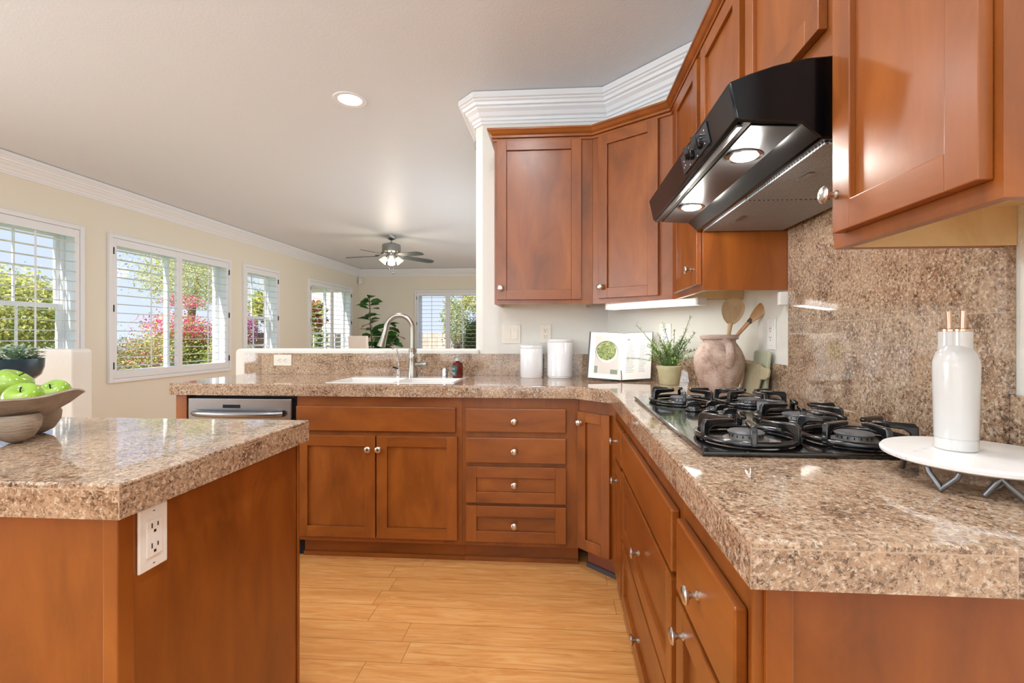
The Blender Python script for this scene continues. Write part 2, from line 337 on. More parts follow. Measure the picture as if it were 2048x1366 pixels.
def sweep(path, prof, mb, m=None, closed=False):
    """moulding: profile (out, z) carried along a plan polyline with mitres; out is to the left of travel"""
    n = len(path); P = [Vector((p[0], p[1])) for p in path]; offs = []
    for i in range(n):
        ns = []
        if i > 0: d = (P[i]-P[i-1]).normalized(); ns.append(Vector((-d.y, d.x)))
        if i < n-1: d = (P[i+1]-P[i]).normalized(); ns.append(Vector((-d.y, d.x)))
        offs.append(ns[0] if len(ns) == 1 else (ns[0]+ns[1])/(1+ns[0].dot(ns[1])))
    rows = [[mb.bm.verts.new((P[i].x+offs[i].x*o, P[i].y+offs[i].y*o, z)) for o, z in prof] for i in range(n)]
    for A, B in zip(rows, rows[1:]):
        for k in range(len(prof)-1): mb.face([A[k], A[k+1], B[k+1], B[k]], m)
        mb.face([A[-1], A[0], B[0], B[-1]], m)
    mb.face(rows[0], m); mb.face(rows[-1][::-1], m)

# ------------------------------------------------------------------ room shell
ZC = 2.64; XL = -4.48; YF = 10.3; XW = .88; YB = 2.92
mb = MB(); mb.box((XL-.2, -3.2, -.15), (1.1, YF+.2, 0)); struct(mb, 'floor', FLOOR)
mb = MB(); mb.box((XL-.2, -3.2, ZC), (1.1, YF+.2, ZC+.15)); struct(mb, 'ceiling', CEIL)
mb = MB(); mb.prism([(-.475, YB), (.30, YB), (XW, 2.34), (XW, -3.0), (1.05, -3.0), (1.05, YF+.2), (-.525, YF+.2), (-.525, 2.97)], lambda a, b, t: (a, b, t), 0, ZC); struct(mb, 'wall_right', KWALL)
mb = MB(); mb.box((XL-.2, -3.2, 0), (1.05, -3.0, ZC)); struct(mb, 'wall_back', WALLM)
ZW0, ZW1 = .69, 2.19
WIN_L = [(3.265, 4.147, 1), (4.39, 6.14, 2), (6.397, 7.262, 1), (8.158, 9.921, 2)]
WIN_F = (-3.19, -1.717)
mb = MB(); e = .045; y = -3.0
for a, b, n in WIN_L:
    mb.box((XL-.2, y, 0), (XL, a+e, ZC)); mb.box((XL-.2, a+e, 0), (XL, b-e, ZW0+e)); mb.box((XL-.2, a+e, ZW1-e), (XL, b-e, ZC)); y = b-e
mb.box((XL-.2, y, 0), (XL, YF, ZC)); struct(mb, 'wall_left', WALLM)
mb = MB(); a, b = WIN_F; zt = 2.165
mb.box((XL-.2, YF, 0), (a+e, YF+.2, ZC)); mb.box((a+e, YF, 0), (b-e, YF+.2, ZW0+e)); mb.box((a+e, YF, zt-e), (b-e, YF+.2, ZC)); mb.box((b-e, YF, 0), (-.53, YF+.2, ZC)); struct(mb, 'wall_far', WALLM)
# half walls with rounded tops
def halfwall(name, x0, x1, y0, y1, z, rl=True, rr=False):
    mb = MB(); r = .03
    pts = [(x0, 0), (x1, 0)]
    if rr: pts += [(x1-r+r*math.cos(t), z-r+r*math.sin(t)) for t in [i*PI/12 for i in range(7)]]
    else: pts += [(x1, z)]
    if rl: pts += [(x0+r+r*math.cos(t), z-r+r*math.sin(t)) for t in [PI/2+i*PI/12 for i in range(7)]]
    else: pts += [(x0, z)]
    mb.prism(pts, lambda a, b, t: (a, t, b), y0, y1); struct(mb, name, KWALL, bevel=.012, seg=3)
halfwall('wall_peninsula', -2.092, -.50, YB, YB+.14, 1.083)
halfwall('wall_nook', XL, -3.225, YB, YB+.14, 1.078, False, True)
# crown moulding
prof = [(0, ZC-.16), (.012, ZC-.16), (.013, ZC-.145), (.022, ZC-.142), (.025, ZC-.128), (.036, ZC-.12), (.046, ZC-.10), (.062, ZC-.085), (.064, ZC-.074), (.078, ZC-.07), (.083, ZC-.055), (.093, ZC-.048), (.094, ZC-.04), (.104, ZC-.036), (.106, ZC-.004), (.0, ZC-.004)]
mb = MB(); sweep([(XW, -3), (XW, 2.34), (.30, YB), (-.475, YB), (-.525, 2.97), (-.525, YF), (XL, YF), (XL, -3)], prof, mb); struct(mb, 'trim_1', TRIM)
# baseboards
mb = MB(); mb.box((XL, -3, 0), (XL+.015, YF, .1)); struct(mb, 'baseboard_left', TRIM)
mb = MB(); mb.box((XL, YF-.015, 0), (-.53, YF, .1)); struct(mb, 'baseboard_far', TRIM)

# ------------------------------------------------------------------ windows and shutters
def window(name, fr, u0, u1, z0, z1, style):
    e = .045; a, b, lo, hi = u0+e, u1-e, z0+e, z1-e
    root = bpy.data.objects.new(name, None); COL.objects.link(root); root.location = fr((u0+u1)/2, -.1, z0); root['kind'] = 'structure'
    mb = MB(); t = .012
    mb.fbox(fr, a, a+t, -.2, 0, lo, hi); mb.fbox(fr, b-t, b, -.2, 0, lo, hi); mb.fbox(fr, a, b, -.2, 0, lo, lo+t); mb.fbox(fr, a, b, -.2, 0, hi-t, hi); mb.build('jamb', TRIM, root)
    a += t; b -= t; lo += t; hi -= t; f = .035
    def ring(mb, a, b, lo, hi, d0, d1, f):
        mb.fbox(fr, a, a+f, d0, d1, lo, hi); mb.fbox(fr, b-f, b, d0, d1, lo, hi); mb.fbox(fr, a+f, b-f, d0, d1, lo, lo+f); mb.fbox(fr, a+f, b-f, d0, d1, hi-f, hi)
    mb = MB(); ring(mb, a, b, lo, hi, -.18, -.11, .022); mb.build('window_frame', TRIM, root, bevel=.002)
    a += .022; b -= .022; lo += .022; hi -= .022; zm = (lo+hi)/2; um = (a+b)/2
    if style == 'hung':
        mb = MB(); ring(mb, a, b, zm-.02, hi, -.165, -.14, f); mb.fbox(fr, um-.008, um+.008, -.16, -.145, zm, hi-f); mb.fbox(fr, a+f, b-f, -.16, -.145, (zm+hi)/2-.008, (zm+hi)/2+.008); s1 = mb.build('upper_sash', TRIM, root, bevel=.002)
        mb = MB(); ring(mb, a, b, lo, zm+.02, -.138, -.112, f+.006); mb.fbox(fr, um-.008, um+.008, -.132, -.118, lo+f, zm); mb.fbox(fr, a+f, b-f, -.132, -.118, (zm+lo)/2-.10, (zm+lo)/2-.084); s2 = mb.build('lower_sash', TRIM, root, bevel=.002)
        mb = MB(); mb.fbox(fr, a+f, b-f, -.154, -.151, zm+.015, hi-f); mb.build('pane', GLASS, s1)
        mb = MB(); mb.fbox(fr, a+f, b-f, -.127, -.124, lo+f, zm-.02); mb.build('pane', GLASS, s2)
    else:
        for q0, q1, dd in ((a, um+.02, -.165), (um-.02, b, -.138)):
            mb = MB(); ring(mb, q0, q1, lo, hi, dd, dd+.025, f)
            if style == 'slider_grid':
                mb.fbox(fr, q0+f, q1-f, dd+.006, dd+.019, lo+.42, lo+.436); mb.fbox(fr, (q0+q1)/2-.008, (q0+q1)/2+.008, dd+.006, dd+.019, lo+f, lo+.43)
            s1 = mb.build('sash', TRIM, root, bevel=.002); mb = MB(); mb.fbox(fr, q0+f, q1-f, dd+.011, dd+.014, lo+f, hi-f); mb.build('pane', GLASS, s1)
    return root
def shutter(fr, u0, u1, z0, z1, npan, label, tilt=.0, left=False):
    root = thing('plantation_shutter', label, 'shutter', fr((u0+u1)/2, 0, z0), 'white plantation shutters')
    fw = .04; d1 = .032
    mb = MB()
    mb.fbox(fr, u0, u0+fw, 0, d1, z0, z1); mb.fbox(fr, u1-fw, u1, 0, d1, z0, z1); mb.fbox(fr, u0+fw, u1-fw, 0, d1, z0, z0+fw); mb.fbox(fr, u0+fw, u1-fw, 0, d1, z1-fw, z1)
    mb.build('frame', SHUT, root, bevel=.004)
    a, b = u0+fw+.002, u1-fw-.002; w = (b-a)/npan; sw = .044; rh = .075; lo, hi = z0+fw+.002, z1-fw-.002
    for i in range(npan):
        p0, p1 = a+i*w+.001, a+(i+1)*w-.001
        mb = MB(); mb.fbox(fr, p0, p0+sw, -.004, .024, lo, hi); mb.fbox(fr, p1-sw, p1, -.004, .024, lo, hi); mb.fbox(fr, p0+sw, p1-sw, -.004, .024, lo, lo+rh); mb.fbox(fr, p0+sw, p1-sw, -.004, .024, hi-rh, hi)
        pn = mb.build('panel', SHUT, root, bevel=.003)
        l0, l1 = lo+rh, hi-rh; nl = 14; pit = (l1-l0)/nl; mb = MB()
        for k in range(nl):
            zc = l0+pit*(k+.5); pr = []
            for q in range(8):
                t = 2*PI*q/8; x, y2 = .037*math.cos(t), .0045*math.sin(t); pr.append((.010+x*math.cos(tilt)-y2*math.sin(tilt), zc+x*math.sin(tilt)+y2*math.cos(tilt)))
            mb.prism(pr, lambda d, z, u: fr(u, d, z), p0+sw+.002, p1-sw-.002)
        mb.build('louvers', SHUT, pn, smooth=50)
        uc = (p0+p1)/2; mb = MB(); mb.fbox(fr, uc-.006, uc+.006, .047, .057, l0+.02, l1-.015); mb.build('tilt_rod', SHUT, pn, bevel=.003)
        he = p0 if i == 0 else p1
        if npan == 1 and not left: he = p1
        for zz in (hi-.13, (hi+lo)/2, lo+.13):
            mb = MB(); mb.fbox(fr, he-.006, he+.006, .024, .036, zz-.035, zz+.035); mb.build('hinge', HINGE, pn, bevel=.002)
    return root
frL = Fr((XL, 0), (0, 1), (1, 0)); frF = Fr((0, YF), (1, 0), (0, -1))
Lw = ['single shutter in the window beside the nook half wall, at the left edge', 'wide double shutter showing the pink flowering bush outside', 'narrow single shutter between the two double ones on the cream wall', 'double shutter nearest the room corner and the fig tree']
for i, (a, b, n) in enumerate(WIN_L):
    window('window_%d' % (i+1), frL, a, b, ZW0, ZW1, ('hung', 'slider', 'hung', 'slider_grid')[i]); shutter(frL, a, b, ZW0, ZW1, n, 'white '+Lw[i], (.0, 0.0, .03, -.25)[i], i == 0)
window('window_5', frF, WIN_F[0], WIN_F[1], ZW0, 2.165, 'slider'); shutter(frF, WIN_F[0], WIN_F[1], ZW0, 2.165, 2, 'white double shutter on the far end wall behind the faucet', .0)

# ------------------------------------------------------------------ knobs, doors, drawers, cabinets
mb = MB(); mb.lathe([(.0085, 0), (.0085, .003), (.0055, .006), (.005, .013), (.008, .018), (.0155, .021), (.0165, .0245), (.014, .028), (.008, .030), (0, .0305)], seg=24); KNOB0 = mb.build('knob', NICKEL, smooth=40)
KN_MESH = KNOB0.data; bpy.data.objects.remove(KNOB0)
def knob(fr, u, z, parent, d=.02):
    o = bpy.data.objects.new('knob', KN_MESH); COL.objects.link(o); o.parent = parent; o.location = fr(u, d, z)-wl(parent)
    o.rotation_euler = Vector((fr.d[0], fr.d[1], 0)).to_track_quat('Z', 'Y').to_euler(); return o
def hm(fr): return WX if abs(fr.u[0]) > abs(fr.u[1]) else WY
def shaker(fr, u0, u1, z0, z1, parent, kn=None, name='door', t=.02, st=.054, flatpanel=True):
    mb = MB(); h = hm(fr); d0 = .001
    mb.fbox(fr, u0, u0+st, d0, t, z0, z1, WV); mb.fbox(fr, u1-st, u1, d0, t, z0, z1, WV)
    mb.fbox(fr, u0+st, u1-st, d0, t, z0, z0+st, h); mb.fbox(fr, u0+st, u1-st, d0, t, z1-st, z1, h)
    mb.fbox(fr, u0+st, u1-st, d0, t-.011, z0+st, z1-st, WV if name == 'door' else h)
    o = mb.build(name, None, parent, bevel=.0016)
    if kn: knob(fr, kn[0], kn[1], o, t)
    return o
def slab(fr, u0, u1, z0, z1, parent, kn=None, name='drawer', t=.02):
    mb = MB(); mb.fbox(fr, u0, u1, .001, t, z0, z1, hm(fr)); o = mb.build(name, None, parent, bevel=.0035)
    if kn: knob(fr, kn[0], kn[1], o, t)
    return o
def lower_body(fr, u0, u1, depth, root, top=.858, z0=.11, toe=.075, rec=True):
    mb = MB(); mb.fbox(fr, u0, u1, -depth, 0, z0, top, WV); mb.build('body', None, root)
    mb = MB(); mb.fbox(fr, u0, u1, -depth, -toe, 0, z0, hm(fr)); mb.build('toe_kick', None, root)
    mb = MB(); mb.fbox(fr, u0, u1, -toe, -toe+.012, 0, .022, hm(fr)); mb.build('toe_moulding', None, root)

# peninsula, front faces to -Y
PY = 2.365; frP = Fr((0, PY), (1, 0), (0, -1))
r = thing('base_cabinet', 'sink base cabinet with two shaker doors under a wide false drawer front', 'cabinet', (-.92, PY+.28, 0)); lower_body(frP, -1.356, -.4895, .54, r, top=.70)
mb = MB(); mb.fbox(frP, -1.356, -.4895, -.02, 0, .70, .858, WX); mb.build('top_rail', None, r)
slab(frP, -1.351, -.519, .681, .806, r, name='false_drawer_front')
shaker(frP, -1.345, -.934, .137, .657, r, (-.965, .592)); shaker(frP, -.926, -.511, .137, .657, r, (-.911, .592))
r = thing('base_cabinet', 'stack of four drawers between the sink base and the angled corner door', 'cabinet', (-.21, PY+.28, 0)); lower_body(frP, -.4885, .098, .54, r)
slab(frP, -.468, .035, .685, .803, r, (-.221, .742)); slab(frP, -.468, .035, .531, .657, r, (-.221, .593))
shaker(frP, -.467, .035, .331, .511, r, (-.221, .426), 'drawer'); shaker(frP, -.466, .035, .135, .315, r, (-.221, .224), 'drawer')
# peninsula end panel and dishwasher
mb = MB(); mb.box((-2.005, 2.345, 0), (-1.945, 2.90, .858)); single(mb, 'cabinet_filler', WV, 'narrow cherry wood end panel left of the dishwasher', 'cabinet panel', (-1.975, 2.62, 0), bevel=.002)
r = thing('dishwasher', 'stainless steel dishwasher built into the peninsula behind the island', 'dishwasher', (-1.655, 2.62, 0))
mb = MB(); mb.box((-1.944, 2.37, .10), (-1.358, 2.90, .856)); mb.build('body', GAP, r)
mb = MB(); mb.box((-1.936, 2.343, .115), (-1.375, 2.368, .841)); mb.build('door', STEEL, r, bevel=.004)
mb = MB(); mb.box((-1.744, 2.3405, .792), (-1.652, 2.3445, .809)); mb.build('display', GAP, r)
mb = MB(); pts = []
for i in range(17):
    t = i/16; x = -1.897+.476*t; pts.append((x, 2.338-.045*math.sin(PI*min(1, max(0, t)))**.5, .766))
mb.tube(pts, .0175, 14); mb.build('handle', STEEL, r, smooth=40)
mb = MB(); mb.box((-1.944, 2.44, 0), (-1.358, 2.9, .10)); mb.build('toe_kick', GAP, r)
# diagonal corner base
A = Vector((.099, 2.365)); B = Vector((.262, 2.215)); dd = (B-A).normalized(); frD = Fr((A.x, A.y), (dd.x, dd.y), (dd.y, -dd.x)); LD = (B-A).length
r = thing('corner_base_cabinet', 'angled corner base cabinet with one narrow shaker door', 'cabinet', (.45, 2.55, 0))
mb = MB(); mb.prism([(A.x, A.y), (B.x, B.y), (.858, 2.215), (.858, 2.3), (.28, 2.88), (.099, 2.88)], lambda a, b, t: (a, b, t), .11, .858, WV); mb.build('body', None, r)
mb = MB(); q = .07; a2 = A-Vector(frD.d)*q; b2 = B-Vector(frD.d)*q; mb.prism([(a2.x, a2.y), (b2.x, b2.y), (.858, b2.y), (.858, 2.3), (.28, 2.88), (a2.x, 2.88)], lambda a, b, t: (a, b, t), 0, .11, WTOE); mb.build('toe_kick', None, r)
mb = MB(); mb.fbox(frD, .0, LD, -q, -q+.012, 0, .022); mb.build('toe_moulding', plain('dark_grey_moulding', (78, 72, 74), .5), r)
shaker(frD, .006, LD-.022, .125, .795, r, (.026, .742), st=.05)
# right run, fronts face -X
frR = Fr((.265, 0), (0, 1), (-1, 0))
r = thing('base_cabinet', 'narrow base cabinet with small drawer and door next to the angled corner', 'cabinet', (.56, 2.05, 0)); lower_body(frR, 1.8945, 2.213, .59, r)
slab(frR, 1.909, 2.165, .64, .787, r, (2.06, .713)); shaker(frR, 1.909, 2.165, .125, .622, r, (2.02, .555), st=.05)
r = thing('base_cabinet', 'wide drawer cabinet below the gas cooktop with two deep shaker drawers', 'cabinet', (.56, 1.46, 0)); lower_body(frR, 1.0335, 1.8935, .59, r)
slab(frR, 1.056, 1.878, .65, .787, r, name='false_drawer_front'); shaker(frR, 1.056, 1.878, .372, .636, r, (1.467, .503), 'drawer'); shaker(frR, 1.056, 1.878, .118, .358, r, (1.467, .236), 'drawer')
r = thing('base_cabinet', 'nearest base cabinet at the end of the counter, one drawer over a door', 'cabinet', (.56, .83, 0)); lower_body(frR, .64, 1.0325, .59, r)
slab(frR, .682, 1.012, .636, .787, r, (.85, .712)); shaker(frR, .682, 1.012, .125, .622, r, (.945, .58))
mb = MB(); mb.box((.252, .628, 0), (.862, .6395, .858)); mb.build('side_panel', WV, r)
mb = MB(); mb.box((.262, .620, 0), (.297, .628, .858)); mb.build('corner_post', WV, r, bevel=.002)
# island
r = thing('island_cabinet', 'cherry wood island base with a plain side panel and corner post', 'cabinet', (-1.4, 1.05, 0))
mb = MB(); mb.box((-2.02, .765, 0), (-.757, 1.325, .858)); mb.build('body', WV, r)
mb = MB(); mb.box((-.782, .758, 0), (-.754, .792, .858)); mb.build('corner_post', WV, r, bevel=.003)
mb = MB(); mb.box((-.7565, 1.316, 0), (-.7525, 1.327, .858)); mb.build('corner_post', WV, r, bevel=.002)

# wall cabinets
UF = 2.61; frU = Fr((0, UF), (1, 0), (0, -1)); UX = .552; ZU0, ZU1 = 1.342, 2.25
def upper_body(fr, u0, u1, depth, root, z0=ZU0, z1=ZU1, under=WPALE, rc=.08):
    mb = MB(); mb.fbox(fr, u0, u1, -.02, 0, z0, z1, WV); mb.fbox(fr, u0, u0+.016, -depth, -.02, z0, z1, WV); mb.fbox(fr, u1-.016, u1, -depth, -.02, z0, z1, WV)
    mb.fbox(fr, u0+.016, u1-.016, -depth, -.02, z0+rc, z1, WV); mb.build('body', None, root)
    mb = MB(); mb.fbox(fr, u0+.017, u1-.017, -depth, -.021, z0+rc-.004, z0+rc-.0005, under)
    mb.fbox(fr, u0+.0165, u0+.0185, -depth, -.021, z0+.001, z0+rc-.004, under); mb.fbox(fr, u1-.0185, u1-.0165, -depth, -.021, z0+.001, z0+rc-.004, under); mb.build('underside', None, root)
r = thing('wall_cabinet', 'square-on wall cabinet left of the angled one, above the white canisters', 'cabinet', (-.09, 2.76, ZU0)); upper_body(frU, -.358, .184, .305, r)
shaker(frU, -.343, .122, 1.366, 2.243, r, (-.319, 1.428))
A = Vector((.185, UF)); B = Vector((UX, 2.345)); dd = (B-A).normalized(); frV = Fr((A.x, A.y), (dd.x, dd.y), (dd.y, -dd.x)); LV = (B-A).length
r = thing('corner_wall_cabinet', 'angled corner wall cabinet above the cookbook and potted herb', 'cabinet', (.45, 2.6, ZU0))
mb = MB(); mb.prism([(A.x, A.y), (B.x, B.y), (.875, 2.345), (.29, 2.915), (.185, 2.915)], lambda a, b, t: (a, b, t), ZU0+.03, ZU1, WV); mb.fbox(frV, 0, LV, -.02, 0, ZU0, ZU0+.03, hm(frV)); mb.build('body', None, r)
shaker(frV, .045, .385, 1.368, 2.243, r, (.066, 1.428))
frN = Fr((UX, 0), (0, 1), (-1, 0))
r = thing('wall_cabinet', 'narrow wall cabinet between the angled corner and the black hood', 'cabinet', (.71, 2.1, ZU0)); upper_body(frN, 1.852, 2.344, .327, r, z0=1.342)
shaker(frN, 1.876, 2.245, 1.366, 2.243, r, (1.945, 1.435))
r = thing('wall_cabinet', 'short two-door wall cabinet directly over the range hood', 'cabinet', (.71, 1.42, 1.737)); upper_body(frN, .992, 1.851, .327, r, z0=1.737)
shaker(frN, 1.012, 1.396, 1.80, 2.243, r); shaker(frN, 1.442, 1.826, 1.80, 2.243, r)
r = thing('wall_cabinet', 'nearest wall cabinet with open-grained door, above the marble stand', 'cabinet', (.71, .81, ZU0)); upper_body(frN, .628, .991, .327, r)
shaker(frN, .64, .962, 1.368, 2.243, r, (.948, 1.44))
mb = MB(); pf = [(0, 2.245), (.009, 2.245), (.009, 2.255), (.004, 2.2565), (.004, 2.259), (.017, 2.261), (.017, 2.270), (.012, 2.2715), (.012, 2.2745), (.022, 2.282), (.033, 2.296), (.037, 2.298), (.037, 2.308), (0, 2.308)]
sweep([(.875, .628), (UX, .628), (UX, 2.345), (.185, UF), (-.358, UF), (-.358, 2.915)], pf, mb); single(mb, 'cabinet_crown_moulding', WX, 'cherry crown moulding running along the tops of all wall cabinets', 'moulding', (.185, UF, 2.245))

# ------------------------------------------------------------------ counters
def slab_poly(name, outline, hole, z0, z1, mat, label, loc):
    bm = bmesh.new(); edges = []
    for loop in (outline, hole):
        if not loop: continue
        vs = [bm.verts.new((x, y, z1)) for x, y in loop]; edges += [bm.edges.new((vs[i], vs[(i+1) % len(vs)])) for i in range(len(vs))]
    bmesh.ops.triangle_fill(bm, use_beauty=True, use_dissolve=True, edges=edges)
    bmesh.ops.recalc_face_normals(bm, faces=bm.faces)
    for f in bm.faces:
        if f.normal.z < 0: f.normal_flip()
    ret = bmesh.ops.extrude_face_region(bm, geom=bm.faces[:]); vs = [g for g in ret['geom'] if isinstance(g, bmesh.types.BMVert)]
    bmesh.ops.translate(bm, verts=vs, vec=(0, 0, z0-z1)); bmesh.ops.recalc_face_normals(bm, faces=bm.faces)
    es = [e for e in bm.edges if all(abs(v.co.z-z1) < 1e-5 for v in e.verts) and len(e.link_faces) == 2 and e.calc_face_angle(0) > .8]
    bmesh.ops.bevel(bm, geom=es, offset=.004, segments=2, affect='EDGES', profile=.5)
    mb = MB(); mb.bm.free(); mb.bm = bm
    return single(mb, name, mat, label, 'countertop', loc, fix=False)
CT = .92; CB = .86
slab_poly('countertop', [(-2.022, 2.322), (.072, 2.322), (.233, 2.172), (.233, .594), (.868, .594), (.868, 2.335), (.295, 2.908), (-2.022, 2.908)],
          [(-1.222, 2.40), (-.540, 2.40), (-.540, 2.765), (-1.222, 2.765)], CB, CT, GR, 'L-shaped granite tile countertop carrying the sink, cooktop and canisters', (-.5, 2.6, CB))
slab_poly('island_countertop', [(-2.05, .742), (-.735, .742), (-.735, 1.345), (-2.05, 1.345)], None, CB, CT, GISL, 'polished granite tile island top with the apple bowl on it', (-1.4, 1.05, CB))
mb = MB(); p = [(.868, .594), (.868, 1.84), (.868, 2.335), (.295, 2.908), (-2.02, 2.908)]
sweep(p, [(-.010, CT+.0005), (0, CT+.0005), (0, 1.055), (-.010, 1.055)], mb); single(mb, 'backsplash', GR, 'low granite backsplash strip along the rear edge of the long counter', 'backsplash', (.5, 2.7, CT))
mb = MB(); mb.box((.862, .975, 1.0555), (.879, 1.848, 1.59)); mb.box((.856, .975, .9205), (.867, 1.848, 1.0555)); single(mb, 'backsplash', GR, 'tall granite panel on the wall behind the gas cooktop', 'backsplash', (.87, 1.41, .92))

# ------------------------------------------------------------------ sink, taps, soap
r = thing('kitchen_sink', 'white double-bowl sink set flush in the granite counter', 'sink', (-.881, 2.58, .72))
mb = MB(); x0, x1, y0, y1 = -1.2215, -.5405, 2.4005, 2.7645; zt = .9225; w = .018; dk = .085; xm = -.86
for bx in ((x0, y0, x1, y0+w), (x0, y1-dk, x1, y1), (x0, y0+w, x0+w, y1-dk), (x1-w, y0+w, x1, y1-dk), (xm-.012, y0+w, xm+.012, y1-dk)): mb.box((bx[0], bx[1], zt-.012), (bx[2], bx[3], zt))
mb.build('rim', SINKM, r)
for a, b in ((x0+w, xm-.012), (xm+.012, x1-w)):
    mb = MB(); t = .004; z0 = .74; ya, yb = y0+w, y1-dk
    for bx in (((a-t, ya-t, z0), (a, yb+t, zt-.0125)), ((b, ya-t, z0), (b+t, yb+t, zt-.0125)), ((a, ya-t, z0), (b, ya, zt-.0125)), ((a, yb, z0), (b, yb+t, zt-.0125)), ((a, ya, z0), (b, yb, z0+t))): mb.box(*bx)
    mb.build('bowl', SINKM, r)
zb = .9225; FX, FY = -.857, 2.722
r = thing('kitchen_faucet', 'tall brushed nickel gooseneck faucet standing behind the sink', 'faucet', (FX, FY, zb))
mb = MB(); mb.lathe([(0, 0), (.030, 0), (.030, .006), (.027, .03), (.023, .07), (.022, .11), (.024, .128), (.021, .136), (.0235, .155), (.0235, .166), (.016, .17), (0, .17)], (FX, FY, zb), 28); mb.build('body', FAUCETM, r, smooth=40)
mb = MB(); R = .076; zc = 1.2105; pts = [(FX, FY, zb+.165), (FX, FY, 1.15)]+[(FX-R+R*math.cos(t), FY-.02*t/PI, zc+R*math.sin(t)) for t in [PI*i/18 for i in range(0, 19)]]+[(FX-2*R-.008, FY-.022, 1.175)]
mb.tube(pts, .0155, 16); mb.build('gooseneck', FAUCETM, r, smooth=50)
d = Vector((-.28, -.06, -1)).normalized(); M = d.to_track_quat('Z', 'Y').to_matrix()
mb = MB(); mb.lathe([(0, 0), (.0165, 0), (.0165, .004), (.0175, .03), (.0235, .07), (.0245, .080), (.020, .083), (0, .083)], (FX-2*R-.007, FY-.022, 1.181), 24, M); mb.build('spray_head', FAUCETM, r, smooth=40)
mb = MB(); mb.lathe([(0, 0), (.0145, 0), (.015, .03), (.0165, .034), (.0165, .060), (.013, .067), (0, .069)], (FX+.017, FY, 1.0), 20, Matrix.Rotation(PI/2, 3, 'Y')); mb.build('handle', FAUCETM, r, smooth=40)
r = thing('water_tap', 'thin chrome drinking water tap just left of the tall faucet', 'tap', (-.942, 2.727, zb))
mb = MB(); mb.lathe([(0, 0), (.013, 0), (.013, .012), (.010, .014), (.010, .055), (.005, .058), (0, .058)], (-.942, 2.727, zb), 18); mb.build('base', CHROME, r, smooth=40)
mb = MB(); mb.tube([(-.942, 2.727, zb+.055), (-.944, 2.727, zb+.10), (-.949, 2.724, zb+.15), (-.953, 2.715, zb+.175), (-.958, 2.700, zb+.183), (-.962, 2.688, zb+.176), (-.963, 2.684, zb+.165)], .0042, 10); mb.build('spout', CHROME, r, smooth=50)
mb = MB(); mb.tube([(-.942, 2.722, zb+.05), (-.972, 2.705, zb+.062)], [.004, .006], 8); mb.build('lever', BLACKM, r, smooth=50)
mb = MB(); mb.lathe([(0, 0), (.017, 0), (.017, .045), (.013, .055), (0, .057)], (-.666, 2.727, zb), 24); single(mb, 'air_gap', CHROME, 'short chrome air gap cap between the faucet and soap bottle', 'air gap', (-.666, 2.727, zb), smooth=40)
r = thing('soap_bottle', 'amber hand soap bottle with clear pump and teal label at the sink', 'soap bottle', (-.590, 2.722, zb))
mb = MB(); mb.lathe([(0, 0), (.028, 0), (.031, .004), (.031, .078), (.026, .088), (.012, .094), (.012, .098), (0, .098)], (-.590, 2.722, zb), 28); mb.build('bottle', AMBER, r, smooth=40)
mb = MB(); mb.lathe([(0, .098), (.014, .098), (.014, .112), (.006, .114), (.005, .122), (.012, .124), (.013, .130), (0, .132)], (-.590, 2.722, zb), 18); mb.tube([(-.590, 2.722, zb+.127), (-.606, 2.712, zb+.127), (-.612, 2.708, zb+.121)], .004, 8); mb.build('pump', CLEARP, r, smooth=40)
mb = MB(); n = 10
def arc(mb, z0, z1, rad, m, a0, a1):
    vs = []
    for i in range(n+1):
        t = a0+(a1-a0)*i/n; vs.append((mb.bm.verts.new((-.590+rad*math.cos(t), 2.722+rad*math.sin(t), z0)), mb.bm.verts.new((-.590+rad*math.cos(t), 2.722+rad*math.sin(t), z1))))
    for a, b in zip(vs, vs[1:]): mb.face([a[0], b[0], b[1], a[1]], m)
arc(mb, zb+.012, zb+.07, .0314, LABELT, PI*1.02, PI*1.5)
for z in (.056, .05, .03, .025, .02): arc(mb, zb+z, zb+z+.002, .0316, LABELW, PI*1.08, PI*1.4)
mb.build('label', None, r)

# ------------------------------------------------------------------ wall plates
def plate(name, label, fr, u, z, w, h, kind, rot=False, group=None, mat=IVORY, cat='outlet'):
    r = thing(name, label, cat, fr(u, 0, z), group)
    mb = MB(); mb.fbox(fr, u-w/2, u+w/2, .0005, .006, z-h/2, z+h/2); mb.build('plate', mat, r, bevel=.0025)
    def bx(mb, du, dz, a, b, d0, d1, m=None):
        if rot: du, dz, a, b = dz, -du, b, a
        mb.fbox(fr, u+du-a/2, u+du+a/2, d0, d1, z+dz-b/2, z+dz+b/2, m)
    if kind == 'outlet':
        mb = MB(); bx(mb, 0, 0, .034, .068, .0061, .008); o = mb.build('socket', mat, r, bevel=.001)
        mb = MB()
        for s in (-1, 1):
            bx(mb, -.0065, s*.0185+.004, .0022, .009, .0081, .0086); bx(mb, .0065, s*.0185+.004, .0022, .0075, .0081, .0086); bx(mb, 0, s*.0185-.007, .0048, .0048, .0081, .0086)
        mb.build('slots', SLOT, o)
        mb = MB()
        for s in (-1, 1): bx(mb, 0, s*.0485, .004, .0015, .0061, .0066)
        mb.build('screws', SLOT, r)
    else:
        for s in (-1, 1):
            mb = MB(); mb.fbox(fr, u+s*.023-.0165, u+s*.023+.0165, .0061, .0088+.0012*s, z-.033, z+.033); mb.build('rocker', mat, r, bevel=.0015)
    return r
frK = Fr((0, YB), (1, 0), (0, -1))
plate('light_switch', 'double rocker light switch left of the white canisters', frK, -.293, 1.177, .112, .118, 'switch', cat='switch')
plate('wall_outlet', 'upright outlet on the wall behind the white canisters', frK, -.084, 1.18, .072, .116, 'outlet')
